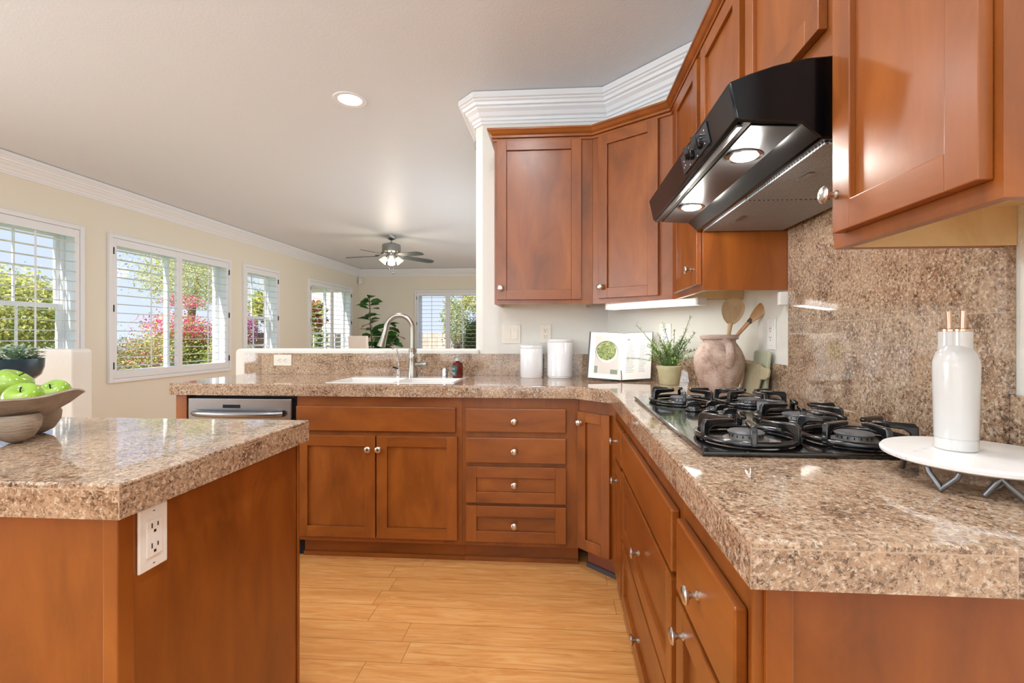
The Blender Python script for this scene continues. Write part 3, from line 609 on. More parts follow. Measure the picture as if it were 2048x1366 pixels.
plate('wall_outlet', 'sideways white outlet set in the peninsula granite backsplash', Fr((0, 2.908), (1, 0), (0, -1)), -1.762, 1.010, .118, .070, 'outlet', rot=True)
q = 1/math.sqrt(2); frDW = Fr((.30, YB), (q, -q), (-q, -q))
plate('wall_outlet', 'outlet on the angled wall, partly hidden by the potted herb', frDW, .40, 1.175, .074, .118, 'outlet', mat=WHITEP)
frRW = Fr((XW, 0), (0, 1), (-1, 0))
plate('wall_outlet', 'outlet on the right wall between the clay jar and granite panel', frRW, 2.02, 1.175, .074, .13, 'outlet', mat=WHITEP)
plate('wall_outlet', 'white outlet on the side of the island, under its granite edge', Fr((-.757, 0), (0, 1), (1, 0)), .828, .796, .062, .116, 'outlet', mat=WHITEP)

# ------------------------------------------------------------------ range hood
r = thing('range_hood', 'black under-cabinet range hood with two lit lamps over the cooktop', 'range hood', (.6, 1.43, 1.57))
Y0, Y1 = .993, 1.850
pr_ = [(.845, 1.735), (.548, 1.735), (.50, 1.732), (.44, 1.720), (.39, 1.705), (.346, 1.688), (.362, 1.612), (.372, 1.607), (.492, 1.600), (.527, 1.568), (.845, 1.568)]
mb = MB(); mb.prism(pr_, lambda a, b, t: (a, t, b), Y0, Y1); mb.build('shell', HOODB, r, bevel=.004, smooth=35)
mb = MB(); mb.prism([(.395, 1.6045), (.489, 1.5985), (.489, 1.5965), (.395, 1.6025)], lambda a, b, t: (a, t, b), Y0+.012, Y1-.012); mb.build('lamp_panel', HOODU, r)
mb = MB(); mb.box((.366, Y0+.012, 1.601), (.379, Y1-.012, 1.606)); mb.build('grip_strip', HOODU, r, bevel=.002)
for yy in (1.163, 1.615):
    mb = MB(); mb.lathe([(.032, -.001), (.041, -.001), (.041, -.005), (.032, -.004)], (.442, yy, 1.6005), 32); o = mb.build('lamp_ring', CHROME, r, smooth=40)
    mb = MB(); mb.lathe([(0, -.012), (.016, -.011), (.027, -.008), (.032, -.004), (.032, -.001), (0, -.001)], (.442, yy, 1.6005), 32); mb.build('lens', LENS, o)
    lamp('hood_lamp', 'POINT', (.442, yy, 1.574), (0, 0, 0), 3.6, (1, .95, .87), shadow_soft_size=.028)
for ya, yb in ((Y0+.02, 1.415), (1.425, Y1-.02)):
    mb = MB(); mb.box((.545, ya, 1.563), (.835, yb, 1.5675)); f = mb.build('filter', FILT, r)
    mb = MB(); mb.box((.60, (ya+yb)/2-.03, 1.560), (.615, (ya+yb)/2+.03, 1.5628)); mb.build('pull_tab', STEEL, f)
dn = Vector((-.076, 0, -.016)).normalized()
def hf(y, s, o):   # point on the slanted hood front: s down from its top edge, o outwards
    a = Vector((.346, y, 1.688)); b = Vector((.362, y, 1.612)); t = (b-a).normalized(); n_ = Vector((-t.z, 0, t.x)); n_ = n_ if n_.x < 0 else -n_
    return a+t*s+n_*o
def hbox(mb, y0, y1, s0, s1, o0, o1, m=None):
    mb.hexa([hf(y0, s1, o0), hf(y1, s1, o0), hf(y1, s0, o0), hf(y0, s0, o0), hf(y0, s1, o1), hf(y1, s1, o1), hf(y1, s0, o1), hf(y0, s0, o1)], m)
mb = MB(); hbox(mb, 1.145, 1.375, .012, .062, .0008, .0025); cp = mb.build('control_panel', plain('hood_control_grey', (48, 51, 55), .3), r)
for yy in (1.205, 1.275):
    c = hf(yy, .036, .002); n_ = (hf(yy, .036, 1)-hf(yy, .036, 0)); M = n_.to_track_quat('Z', 'Y').to_matrix()
    mb = MB(); mb.lathe([(0, 0), (.019, 0), (.0185, .010), (.016, .012), (0, .012)], c, 24, M); mb.hexa([c+M @ Vector(v) for v in ((-.005, -.017, .011), (.005, -.017, .011), (.005, .017, .011), (-.005, .017, .011), (-.004, -.016, .022), (.004, -.016, .022), (.004, .016, .022), (-.004, .016, .022))]); mb.build('control_knob', BLACK, cp, smooth=40)
mb = MB()
for y_, s_ in ((1.165, .022), (1.175, .05), (1.235, .018), (1.24, .056), (1.31, .02), (1.305, .055), (1.35, .03), (1.358, .045), (1.345, .042)): hbox(mb, y_, y_+.006, s_, s_+.0025, .0026, .003)
mb.build('markings', WHITEP, cp)

# ------------------------------------------------------------------ cooktop
r = thing('gas_cooktop', 'black five-burner gas cooktop set on the granite counter', 'cooktop', (.55, 1.44, .9205))
mb = MB(); mb.box((.295, .995, .9205), (.803, 1.882, .931)); mb.build('glass_top', BLACK, r, bevel=.004)
CK = .931
BCAP = plain('burner_cap_grey', (104, 104, 106), .45); BURN = plain('burner_aluminium', (150, 148, 146), .4, .7)
def grate(cx, cy, rot):
    mb = MB(); R = .108; pts = [(cx+R*math.cos(t), cy+R*math.sin(t), CK+.0085) for t in [2*PI*i/36 for i in range(36)]]; mb.tube(pts, .0075, 8, closed=True)
    for k in range(6):
        a = rot+k*PI/3; ca, sa = math.cos(a), math.sin(a); f = lambda p, q, t: (cx+ca*p-sa*t, cy+sa*p+ca*t, CK+q)
        mb.prism([(R+.007, .004), (R+.006, .040), (R, .048), (.036, .048), (.031, .044), (.036, .037), (R-.020, .034), (R-.009, .026), (R-.006, .004)], f, -.0065, .0065)
    mb.build('grate', IRON, r, bevel=.0025, smooth=50)
    mb = MB(); mb.lathe([(0, 0), (.050, 0), (.048, .0015), (.037, .002), (.036, .013), (0, .013)], (cx, cy, CK+.0003), 28, None, BURN)
    for k in range(18):
        a = 2*PI*k/18; ca, sa = math.cos(a), math.sin(a); mb.prism([(.034, .006), (.0372, .006), (.0372, .0115), (.034, .0115)], lambda p, q, t: (cx+ca*p-sa*t, cy+sa*p+ca*t, CK+q), -.0012, .0012, SLOT)
    b = mb.build('burner', BURN, r, smooth=40)
    mb = MB(); mb.lathe([(0, .0132), (.039, .0132), (.040, .0155), (.037, .018), (0, .0185)], (cx, cy, CK+.0005), 28); mb.build('burner_cap', BCAP, b, smooth=40)
for cx, cy, ro in ((.432, 1.128, .3), (.672, 1.128, .55), (.672, 1.385, .2), (.440, 1.735, .35), (.665, 1.705, .6)): grate(cx, cy, ro)
for kx, ky in ((.425, 1.530), (.492, 1.545), (.492, 1.462), (.492, 1.392), (.420, 1.352)):
    mb = MB(); mb.lathe([(0, 0), (.026, 0), (.026, .004), (.021, .007), (.020, .014), (0, .015)], (kx, ky, CK+.0003), 24)
    mb.prism([(-.024, .012), (.024, .012), (.020, .026), (.010, .030), (-.010, .030), (-.020, .026)], lambda p, q, t: (kx+p, ky+t, CK+q), -.006, .006); mb.build('control_knob', IRON, r, bevel=.002, smooth=50)

# ------------------------------------------------------------------ under cabinet light
a = Vector((.275, 2.60)); b = Vector((.635, 2.215)); dd = (b-a).normalized(); frT = Fr((a.x, a.y), (dd.x, dd.y), (dd.y, -dd.x)); L = (b-a).length
r = thing('under_cabinet_light', 'lit white tube light under the angled corner wall cabinet', 'light', (.45, 2.4, 1.31))
mb = MB(); mb.fbox(frT, 0, L, -.055, -.002, 1.331, 1.343); mb.fbox(frT, L, L+.012, -.055, .022, 1.308, 1.343); mb.fbox(frT, -.012, 0, -.055, .022, 1.308, 1.343); mb.build('housing', WHITEP, r, bevel=.002)
mb = MB(); mb.prism([(-.05, 1.3305), (.018, 1.3305), (.020, 1.322), (.014, 1.311), (-.03, 1.309), (-.05, 1.316)], lambda d, z, u: frT(u, d, z), .001, L-.001); mb.build('diffuser', TUBE, r)
lamp('under_cabinet_lamp', 'AREA', frT(L/2, -.01, 1.304), (0, 0, math.atan2(dd.y, dd.x)), 1.0, (1, .96, .88), shape='RECTANGLE', size=L, size_y=.05)
mb = MB(); mb.box((.835, 1.853, 1.285), (.872, 1.875, 1.335)); single(mb, 'light_bracket', WHITEP, 'tiny white light bracket on the wall beside the granite panel top', 'bracket', (.855, 1.864, 1.285), bevel=.002)

# ------------------------------------------------------------------ ceiling light, fan, sensors
def downlight(x, y, label, power):
    r = thing('recessed_light', label, 'ceiling light', (x, y, ZC-.02))
    mb = MB(); mb.lathe([(.072, -.004), (.098, -.006), (.102, -.002), (.102, -.0005), (.072, -.0005)], (x, y, ZC), 40); mb.build('trim_ring', TRIM, r, smooth=40)
    mb = MB(); mb.lathe([(0, -.0045), (.050, -.0042), (.071, -.0042), (.071, -.0008), (0, -.0008)], (x, y, ZC), 40); mb.build('lens', LENS, r)
    lamp('recessed_lamp', 'AREA', (x, y, ZC-.012), (0, 0, 0), power, (.97, .98, 1), shape='DISK', size=.14)
downlight(-1.30, 2.862, 'round recessed ceiling light over the peninsula', 11)
for x, y in ((-.25, 1.45), (-.25, .1), (-1.6, .4)): lamp('recessed_lamp', 'AREA', (x, y, ZC-.012), (0, 0, 0), 11, (.97, .98, 1), shape='DISK', size=.14)
cx, cy = -2.475, 6.84
r = thing('ceiling_fan', 'five-blade ceiling fan with lit glass shades in the far room', 'ceiling fan', (cx, cy, 2.2))
mb = MB(); mb.lathe([(0, ZC-.001), (.068, ZC-.001), (.066, ZC-.02), (.05, ZC-.05), (.02, ZC-.065), (.012, ZC-.066), (.012, 2.515), (0, 2.515)], (cx, cy, 0), 28); mb.build('canopy', FANM, r, smooth=40)
mb = MB(); mb.lathe([(0, 2.525), (.09, 2.525), (.13, 2.51), (.135, 2.49), (.135, 2.41), (.12, 2.395), (.06, 2.385), (.055, 2.345), (0, 2.34)], (cx, cy, 0), 36); mb.build('motor', FANM, r, smooth=40)
for ang in (40, -32, -104, 184, 112):
    t = math.radians(ang); ux = Vector((math.cos(t), math.sin(t), 0)); vy = Vector((-math.sin(t), math.cos(t), -.22)).normalized(); c0 = Vector((cx, cy, 2.352))
    mb = MB(); prof_ = [(.19, -.05), (.24, -.062), (.60, -.068), (.66, -.045), (.675, 0), (.66, .045), (.60, .068), (.24, .062), (.19, .05)]
    up = ux.cross(vy); mb.prism(prof_, lambda p, q, h: c0+ux*p+vy*q+up*h-Vector((0, 0, .035*(p/.66))), -.004, .004); bl = mb.build('blade', BLADE, r, bevel=.002)
    mb = MB(); mb.tube([c0+ux*.10+Vector((0, 0, .03)), c0+ux*.15+Vector((0, 0, .012)), c0+ux*.24], [.010, .010, .014], 8); mb.build('blade_arm', FANM, bl, smooth=50)
for k in range(4):
    t = math.radians(20+90*k); ux = Vector((math.cos(t), math.sin(t), 0)); ax = (ux*.62+Vector((0, 0, -.78))).normalized(); M = ax.to_track_quat('Z', 'Y').to_matrix(); c0 = Vector((cx, cy, 2.345))+ux*.055
    mb = MB(); mb.lathe([(0, 0), (.014, 0), (.018, .02), (.022, .035), (0, .036)], c0, 16, M); hd = mb.build('lamp_holder', FANM, r, smooth=40)
    mb = MB(); mb.lathe([(.024, .03), (.034, .05), (.044, .085), (.060, .125), (.057, .126), (.041, .086), (.031, .052), (.021, .033)], c0, 24, M); mb.build('shade', SHADE, hd, smooth=50)
    mb = MB(); mb.ball(c0+ax*.072, .021, 12, 8); mb.build('bulb', BULB, hd, smooth=60)
lamp('fan_lamp', 'POINT', (cx, cy, 2.16), (0, 0, 0), 14, (1, .88, .70), shadow_soft_size=.12)
for dx, dy, z1, m_ in ((-.03, -.03, 2.16, 0), (.02, .02, 2.10, 0)):
    mb = MB(); mb.tube([(cx+dx, cy+dy, 2.345), (cx+dx, cy+dy, z1)], .0014, 6); mb.ball((cx+dx, cy+dy, z1-.012), .011, 12, 8); mb.build('pull_chain', HINGE, r, smooth=50)
mb = MB(); mb.box((XL+.03, YF-.09, 2.31), (XL+.11, YF-.02, 2.44)); single(mb, 'motion_sensor', WHITEP, 'small white motion sensor high in the far room corner', 'sensor', (XL+.07, YF-.05, 2.31), bevel=.01)
mb = MB(); mb.lathe([(0, 0), (.035, 0), (.035, .012), (.028, .018), (0, .02)], (-.590, 3.40, 2.545), 24, Matrix.Rotation(-PI/2, 3, 'Y')); single(mb, 'round_sensor', plain('sensor_grey', (168, 172, 174), .5), 'small grey round sensor by the crown moulding at the wall corner', 'sensor', (-.59, 3.40, 2.545), smooth=40)
mb = MB(); mb.box((-2.118, 2.96, .93), (-2.0925, 3.03, 1.0)); single(mb, 'end_outlet_box', WHITEP, 'small white box on the left end of the peninsula half wall', 'outlet', (-2.1, 2.99, .93), bevel=.006)

# ------------------------------------------------------------------ canisters
for x, y, R, h, lab in ((-.163, 2.805, .068, .190, 'shorter white ceramic canister with lid, left of the pair'), (.006, 2.80, .0765, .226, 'taller white ceramic canister with lid, beside the cookbook')):
    r = thing('canister', lab, 'canister', (x, y, CT+.0005), 'white canisters by the backsplash')
    mb = MB(); mb.lathe([(0, 0), (R*.94, 0), (R*.97, .004), (R*.97, .010), (R, .013), (R, h-.022), (R*.97, h-.018), (0, h-.018)], (x, y, CT+.0005), 40); mb.build('body', CERAM, r, smooth=35)
    mb = MB(); mb.lathe([(0, h-.017), (R*.98, h-.017), (R, h-.014), (R, h-.003), (R*.97, h), (0, h+.001)], (x, y, CT+.0005), 40); mb.build('lid', CERAM, r, smooth=35)

# ------------------------------------------------------------------ open cookbook
bx, by = .333, 2.585
r = thing('cookbook', 'open cookbook showing a green salad photo, propped on the counter', 'book', (bx, by, CT+.002))
lean = .20; Hh = .258
def page(side, u, z, o):  # u across the page from the spine, z up the page, o towards the reader
    ang = math.radians(14 if side < 0 else 8); dx = side*math.cos(ang); dy = math.sin(ang) if side < 0 else math.sin(ang)
    curve = .010*min(1, u/.018) if u > 0 else 0
    nx, ny = (-dy*side, -1)
    p = Vector((bx+dx*u, by+dy*u, CT+.003)); up = Vector((.085, lean, 1)).normalized(); n_ = Vector((dy*-side*0, -1, lean)).normalized()
    return p+up*z+n_*(o+curve)+Vector((0, 0, .05*u))
def pquad(mb, side, u0, u1, z0, z1, o, m, n=1):
    us = [u0+(u1-u0)*i/n for i in range(n+1)]
    for a, b in zip(us, us[1:]):
        q = [page(side, a, z0, o), page(side, b, z0, o), page(side, b, z1, o), page(side, a, z1, o)]
        mb.face([mb.bm.verts.new(v) for v in q], m)
def pblock(mb, side, u0, u1, z0, z1, o0, o1, m, n=8):
    us = [u0+(u1-u0)*i/n for i in range(n+1)]; rows = []
    for a in us: rows.append([mb.bm.verts.new(page(side, a, z, o)) for z, o in ((z0, o0), (z1, o0), (z1, o1), (z0, o1))])
    for A, B in zip(rows, rows[1:]):
        for k in range(4): mb.face([A[k], B[k], B[(k+1) % 4], A[(k+1) % 4]], m)
    mb.face(rows[0], m); mb.face(rows[-1][::-1], m)
mb = MB(); pblock(mb, -1, 0, .188, -.001, Hh+.004, -.004, -.001, None); pblock(mb, 1, 0, .166, -.001, Hh+.004, -.004, -.001, None); mb.build('cover', COVER, r)
for s_, wd in ((-1, .180), (1, .160)):
    mb = MB(); pblock(mb, s_, .0, wd, .003, Hh, -.0005, .010, None); pg = mb.build('pages', PAPER, r, smooth=40)
    if s_ < 0:
        mb = MB(); pquad(mb, -1, .022, .150, .030, .240, .0105, PHOTO, 6)
        def disc(cu, cz, rr, o, m, n=28, sq=1.0):
            mb.face([mb.bm.verts.new(page(-1, cu+rr*math.cos(2*PI*i/n), cz+rr*sq*math.sin(2*PI*i/n), o)) for i in range(n)], m)
        disc(.088, .152, .0605, .0110, plain('photo_plate_dark', (96, 92, 86), .5)); disc(.087, .149, .058, .0113, plain('photo_plate_white', (232, 228, 222), .5)); disc(.089, .157, .0525, .0116, SALAD)
        pquad(mb, -1, .024, .062, .031, .055, .0109, LEAFP); pquad(mb, -1, .132, .150, .032, .07, .0109, LEAFP)
        mb.build('photo', None, pg)
    else:
        mb = MB(); zz = .232
        pquad(mb, 1, .020, .036, .218, .226, .0106, plain('book_heading_grey', (140, 138, 138), .7))
        for i in range(22):
            zz -= .0085; pquad(mb, 1, .020, .020+random.uniform(.035, .055), zz-.0032, zz, .0106, INK)
            if i > 3: pquad(mb, 1, .092, .092+random.uniform(.025, .045), zz-.0032, zz, .0106, INK)
        mb.build('text', None, pg)
mb = MB(); mb.tube([(bx, by-.016, CT+.06), (bx+.001, by-.026, CT+.03), (bx+.001, by-.030, CT+.004)], .0022, 6); mb.build('ribbon', BLACKM, r, smooth=50)
mb = MB(); mb.box((bx-.10, by+.045, CT+.0008), (bx+.10, by+.095, CT+.006)); mb.hexa([(bx-.09, by+.050, CT+.006), (bx+.09, by+.050, CT+.006), (bx+.09, by+.058, CT+.006), (bx-.09, by+.058, CT+.006), (bx-.07, by+.092, CT+.18), (bx+.09, by+.092, CT+.18), (bx+.09, by+.100, CT+.18), (bx-.07, by+.100, CT+.18)]); mb.build('stand', GREYM, r)

# ------------------------------------------------------------------ potted herb
px, py = .560, 2.445
r = thing('potted_herb', 'spiky green herb in a pale clay pot beside the cookbook', 'potted plant', (px, py, CT+.0005))
mb = MB(); mb.lathe([(0, 0), (.045, 0), (.048, .004), (.060, .075), (.064, .082), (.066, .095), (.062, .0965), (.058, .09), (.055, .08), (0, .08)], (px, py, CT+.0005), 32); pt = mb.build('pot', GREENPOT, r, smooth=40)
mb = MB(); mb.lathe([(0, .0825), (.054, .0825), (.054, .081), (0, .081)], (px, py, CT), 20); mb.build('soil', SOIL, pt)
rs = random.Random(3); mb = MB(); ml = MB()
tips = [(-.17, -.02, .22), (-.10, .03, .15), (-.22, -.03, .05), (.10, -.02, .26), (.08, -.03, .20), (.12, -.03, .18), (.02, -.02, .20), (-.03, .02, .23), (.13, -.07, .10), (.14, -.06, .06), (-.12, -.05, .11), (.05, -.06, .16), (-.07, -.04, .18)]
tips += [(rs.uniform(-.11, .11), rs.uniform(-.07, .07), rs.uniform(.04, .15)) for _ in range(48)]
for tx, ty, tz in tips:
    b0 = Vector((px+rs.uniform(-.03, .03), py+rs.uniform(-.03, .03), CT+.083)); e0 = Vector((px+tx, py+ty, CT+.083+tz)); ctl = (b0+e0)/2+Vector((0, 0, .03))
    P = [b0*(1-t)**2+ctl*2*t*(1-t)+e0*t*t for t in [i/7 for i in range(8)]]; mb.tube(P, .0013, 5)
    for i in range(34):
        t = .08+.92*i/33; p = b0*(1-t)**2+ctl*2*t*(1-t)+e0*t*t; dv = Vector((rs.gauss(0, 1), rs.gauss(0, 1), rs.gauss(.4, .8))).normalized(); ml.leaf(p, dv, (0, .3, 1), rs.uniform(.012, .022), .0042, droop=0, fold=0)
mb.build('stems', HERBST, r, smooth=60); ml.build('leaves', HERB, r, fix=False)

# ------------------------------------------------------------------ clay jar, spoons, boards
jx, jy = .714, 2.170
r = thing('clay_jar', 'rough weathered clay jar with loop handle holding wooden spoons', 'jar', (jx, jy, CT+.0005))
mb = MB(); mb.lathe([(0, 0), (.070, 0), (.075, .005), (.088, .04), (.103, .085), (.108, .120), (.106, .150), (.096, .180), (.080, .205), (.070, .218), (.069, .228), (.080, .234), (.081, .248), (.076, .252), (.070, .25), (.060, .225), (.060, .215), (.085, .17), (.095, .12), (.07, .02), (0, .02)], (jx, jy, CT+.0005), 44)
for v in mb.bm.verts:
    d_ = Vector((v.co.x-jx, v.co.y-jy, 0)); k = 1+.012*math.sin(5*math.atan2(d_.y, d_.x)+v.co.z*40); v.co.x = jx+d_.x*k; v.co.y = jy+d_.y*k
mb.build('body', JARM, r, smooth=50)
hd = Vector((.05, -.998, 0)); c0 = Vector((jx, jy, CT))
mb = MB(); mb.tube([c0+hd*.066+Vector((0, 0, .222)), c0+hd*.088+Vector((0, 0, .222)), c0+hd*.112+Vector((0, 0, .205)), c0+hd*.124+Vector((0, 0, .175)), c0+hd*.120+Vector((0, 0, .145)), c0+hd*.104+Vector((0, 0, .125))], [.015, .017, .017, .017, .018, .020], 12); mb.build('handle', JARM, r, smooth=60)
def spoon(name, label, base, tip, facing, bw, bl, mat, mats=None):
    base = Vector(base); tip = Vector(tip); ax = (tip-base).normalized(); n_ = (Vector(facing)-ax*Vector(facing).dot(ax)).normalized(); sd = ax.cross(n_); L = (tip-base).length
    r = thing(name, label, 'spoon', base)
    mb = MB(); P = [base+ax*L*t for t in (0, .3, .6, 1)]; mb.tube(P, [.006, .0065, .0075, .010], 10); mb.build('handle', mat, r, smooth=60)
    mb = MB(); c = tip+ax*(bl*.5-.008); nu, nv = 24, 6; top = []; bot = []
    for side in (1, -1):
        rings = []
        for j in range(nv+1):
            q_ = j/nv; ring = []
            for i in range(nu):
                t = 2*PI*i/nu; a_, b_ = math.cos(t)*bl*.5*q_, math.sin(t)*bw*.5*q_*(1+.20*math.cos(t)); dep = (.004 if side > 0 else .013)*(1-q_*q_)
                ring.append(mb.bm.verts.new(c+ax*a_+sd*b_-n_*dep+n_*(.0 if q_ < 1 else 0)))
            rings.append(ring)
        for A, B in zip(rings, rings[1:]):
            for i in range(nu): mb.face([A[i], A[(i+1) % nu], B[(i+1) % nu], B[i]])
        if side > 0: top = rings[-1]
        else: bot = rings[-1]
    for v in top: v.co += n_*.003
    for i in range(nu): mb.face([top[i], top[(i+1) % nu], bot[(i+1) % nu], bot[i]])
    bmesh.ops.remove_doubles(mb.bm, verts=mb.bm.verts, dist=1e-5)
    mb.build('bowl', mat, r, smooth=60); return r, ax, n_, sd
spoon('wooden_spoon', 'pale round-bowled wooden spoon facing out of the clay jar', (.735, 2.215, CT+.03), (.765, 2.170, 1.225), (0, -1, .1), .098, .122, SPOON)
r, ax, n_, sd = spoon('wooden_spoon', 'orange-brown wooden ladle seen from the side, leaning right in the jar', (.668, 2.19, 1.02), (.838, 2.135, 1.235), (.55, .25, -.35), .072, .13, SPOON2)
b0 = Vector((.668, 2.19, 1.02)); mb = MB(); p0 = b0+ax*(Vector((.838, 2.135, 1.235))-b0).length
mb.tube([p0-ax*.012, p0+ax*.006], .0108, 12); mb.build('dark_band', DKBAND, r, smooth=60)
# cutting boards lean on the right wall behind the jar
def board(name, label, outline, x_bot, x_top, z0, h, mat, cat='cutting board', hole=None, th=.018):
    mb = MB(); k = (x_top-x_bot)/h
    mb.prism(outline, lambda y_, z_, t: (x_bot+k*(z_-z0)+t, y_, z_), 0, th); o = single(mb, name, mat, label, cat, (x_bot, outline[0][0], z0), bevel=.004); return o
board('cutting_board', 'tall sage-green board leaning on the wall behind the clay jar', [(2.13, CT+.001), (1.99, CT+.001), (1.985, CT+.01), (1.985, 1.095), (1.992, 1.104), (2.12, 1.104), (2.13, 1.095)], .834, .850, CT, .184, BOARDG, th=.014)
board('cutting_board', 'low wooden board with a notched handle, in front of the green board', [(2.16, CT+.001), (2.015, CT+.001), (2.005, CT+.02), (1.995, CT+.068), (1.945, CT+.072), (1.930, CT+.082), (1.928, CT+.105), (1.94, CT+.118), (2.00, CT+.120), (2.02, CT+.13), (2.16, CT+.13)], .806, .828, CT, .13, BOARDW, th=.012)

# ------------------------------------------------------------------ cake stand and bottle
sx_, sy_ = .715, .862; ZP = .957
r = thing('cake_stand', 'round white marble stand on hairpin wire feet by the cooktop', 'stand', (sx_, sy_, CT+.0005))
mb = MB(); mb.lathe([(0, ZP), (.128, ZP), (.134, ZP+.003), (.135, ZP+.008), (.132, ZP+.012), (0, ZP+.012)], (sx_, sy_, 0), 72); mb.build('marble_top', MARBLE, r, smooth=35)
for k in range(3):
    ft = [Vector((.606, .795, 0)), Vector((.640, .930, 0)), Vector((.772, .872, 0))][k]; ce = Vector((sx_, sy_, 0)); rad = (ft-ce); tan = Vector((-rad.y, rad.x, 0)).normalized(); inn = -rad.normalized()
    a_ = ft+tan*.021+inn*.006; b_ = ft-tan*.021+inn*.006; zf = CT+.0045
    pts = [Vector((a_.x, a_.y, ZP-.002)), Vector((a_.x, a_.y, ZP-.006))*.85+Vector((ft.x, ft.y, zf))*.15]+[Vector((ft.x, ft.y, zf+.004))+(a_-ft)*.22+Vector((0, 0, .003)), Vector((ft.x, ft.y, zf)), Vector((ft.x, ft.y, zf+.004))+(b_-ft)*.22+Vector((0, 0, .003))]+[Vector((b_.x, b_.y, ZP-.006))*.85+Vector((ft.x, ft.y, zf))*.15, Vector((b_.x, b_.y, ZP-.002))]
    mb = MB(); mb.tube(pts, .0045, 10); mb.build('wire_foot', GREYM, r, smooth=60)
mb = MB(); mb.tube([(.652, .772, CT+.0045), (.661, .764, ZP-.012), (.6655, .760, ZP-.003), (.671, .757, ZP-.012), (.688, .746, CT+.0045)], .0045, 10); mb.build('wire_foot', GREYM, r, smooth=60)
ox_, oy_ = .699, .885; zb = ZP+.0125
BOTM = plain('bottle_ceramic', (206, 204, 201), .16, coat=.3)
r = thing('oil_bottle', 'white ceramic oil bottle with twin rose-gold spouts on the marble stand', 'bottle', (ox_, oy_, zb))
mb = MB(); mb.lathe([(0, 0), (.0285, 0), (.0302, .002), (.0302, .017), (.0295, .018), (.0295, .020), (.0304, .021), (.0320, .10), (.0328, .145), (.0322, .155), (.0285, .168), (.0225, .178), (.019, .182), (0, .183)], (ox_, oy_, zb), 44)
for dx, dy in ((.0045, -.006), (-.0055, .008)): mb.lathe([(0, .170), (.0160, .172), (.0154, .186), (.0153, .207), (0, .2072)], (ox_+dx, oy_+dy, zb), 28)
mb.build('body', BOTM, r, smooth=35)
mb = MB()
for dx, dy in ((.0045, -.006), (-.0055, .008)): mb.lathe([(0, .2075), (.0157, .2075), (.0157, .211), (.0147, .212), (0, .212)], (ox_+dx, oy_+dy, zb), 28)
cp = mb.build('cap', COPPER, r, smooth=40)
for dx, dy in ((.0065, -.006), (-.0065, .006)): mb = MB(); mb.tube([(ox_+dx, oy_+dy, zb+.211), (ox_+dx*1.05, oy_+dy, zb+.226), (ox_+dx*1.15, oy_+dy, zb+.243)], [.0042, .0042, .0048], 12); mb.build('spout', COPPER, cp, smooth=50)

# ------------------------------------------------------------------ bowl with apples
bx, by = -1.338, 1.045
r = thing('footed_bowl', 'rough carved wooden bowl on three ball feet holding green apples', 'bowl', (bx, by, CT+.0005))
mb = MB(); R = .148
rings = mb.lathe([(0, .047), (.05, .045), (.085, .055), (.12, .080), (.140, .100), (R, .107), (R-.003, .111), (R-.010, .107), (.125, .090), (.085, .066), (0, .056)], (bx, by, CT), 48)
for v in mb.bm.verts:
    d_ = Vector((v.co.x-bx, v.co.y-by, 0)); rr = d_.length/R; a_ = math.atan2(d_.y, d_.x); v.co.z += rr**3*.006*math.sin(3*a_+1)+rr**3*.003*math.sin(7*a_); k = 1+rr*rr*.04*math.cos(2*a_)+.012*rr*math.sin(9*a_); v.co.x = bx+d_.x*k; v.co.y = by+d_.y*k
mb.build('bowl', BOWLM, r, smooth=60)
for fx, fy in ((-1.262, 1.015), (-1.325, 1.115), (-1.385, 1.00)):
    mb = MB(); mb.lathe([(0, .0005), (.012, .0015), (.030, .012), (.043, .035), (.045, .055), (.04, .066), (0, .066)], (fx, fy, CT), 24); mb.build('foot', BOWLM, r, smooth=60)
def apple(p, R, tilt, label):
    r = thing('apple', label, 'apple', p, 'green apples in the wooden bowl'); p = Vector(p); M = Matrix.Rotation(tilt[0], 3, 'X') @ Matrix.Rotation(tilt[1], 3, 'Y')
    pf = [(0, -.78), (.14, -.84), (.32, -.86), (.62, -.70), (.85, -.40), (.98, 0), (1.0, .25), (.94, .52), (.78, .74), (.52, .86), (.28, .82), (.12, .70), (0, .60)]
    mb = MB(); mb.lathe([(a*R, b*R) for a, b in pf], p, 32, M); mb.build('body', APPLE, r, smooth=60)
    mb = MB(); mb.tube([p+M @ Vector((0, 0, .58*R)), p+M @ Vector((.04*R, 0, .80*R)), p+M @ Vector((.16*R, .05*R, 1.06*R))], [.0016, .0014, .002], 6); mb.build('stem', STEMM, r, smooth=60)
zB = CT+.09
apple((-1.398, 1.112, 1.040), .042, (-.25, .5), 'highest green apple in the wooden bowl, at its back, stem to the right')
apple((-1.272, 1.112, 1.021), .0335, (.75, .1), 'green apple at the right rim of the wooden bowl')
apple((-1.264, 1.034, 1.018), .037, (.6, .25), 'green apple at the front of the wooden bowl')

# ------------------------------------------------------------------ planter near the nook wall
qx, qy = -3.17, 2.5
r = thing('plant_stand', 'slim stand that carries the dark teal planter behind the apples', 'plant stand', (qx, qy, 0))
mb = MB(); mb.lathe([(0, .888), (.07, .888), (.07, .876), (.018, .87), (.018, .02), (.12, .015), (.12, 0), (0, 0)], (qx, qy, 0), 24); mb.build('pedestal', LEGW, r, smooth=40)
r = thing('potted_plant', 'pale variegated plant in a dark teal bowl planter at the left edge', 'potted plant', (qx, qy, .889))
mb = MB(); mb.lathe([(0, .889), (.07, .890), (.11, .905), (.145, .94), (.158, .985), (.160, 1.035), (.155, 1.035), (.15, .99), (.13, .96), (0, .96)], (qx, qy, 0), 40); pt = mb.build('planter', TEAL, r, smooth=40)
mb = MB(); mb.lathe([(0, 1.015), (.151, 1.015), (.148, .98), (0, .98)], (qx, qy, 0), 24); mb.build('soil', SOIL, pt)
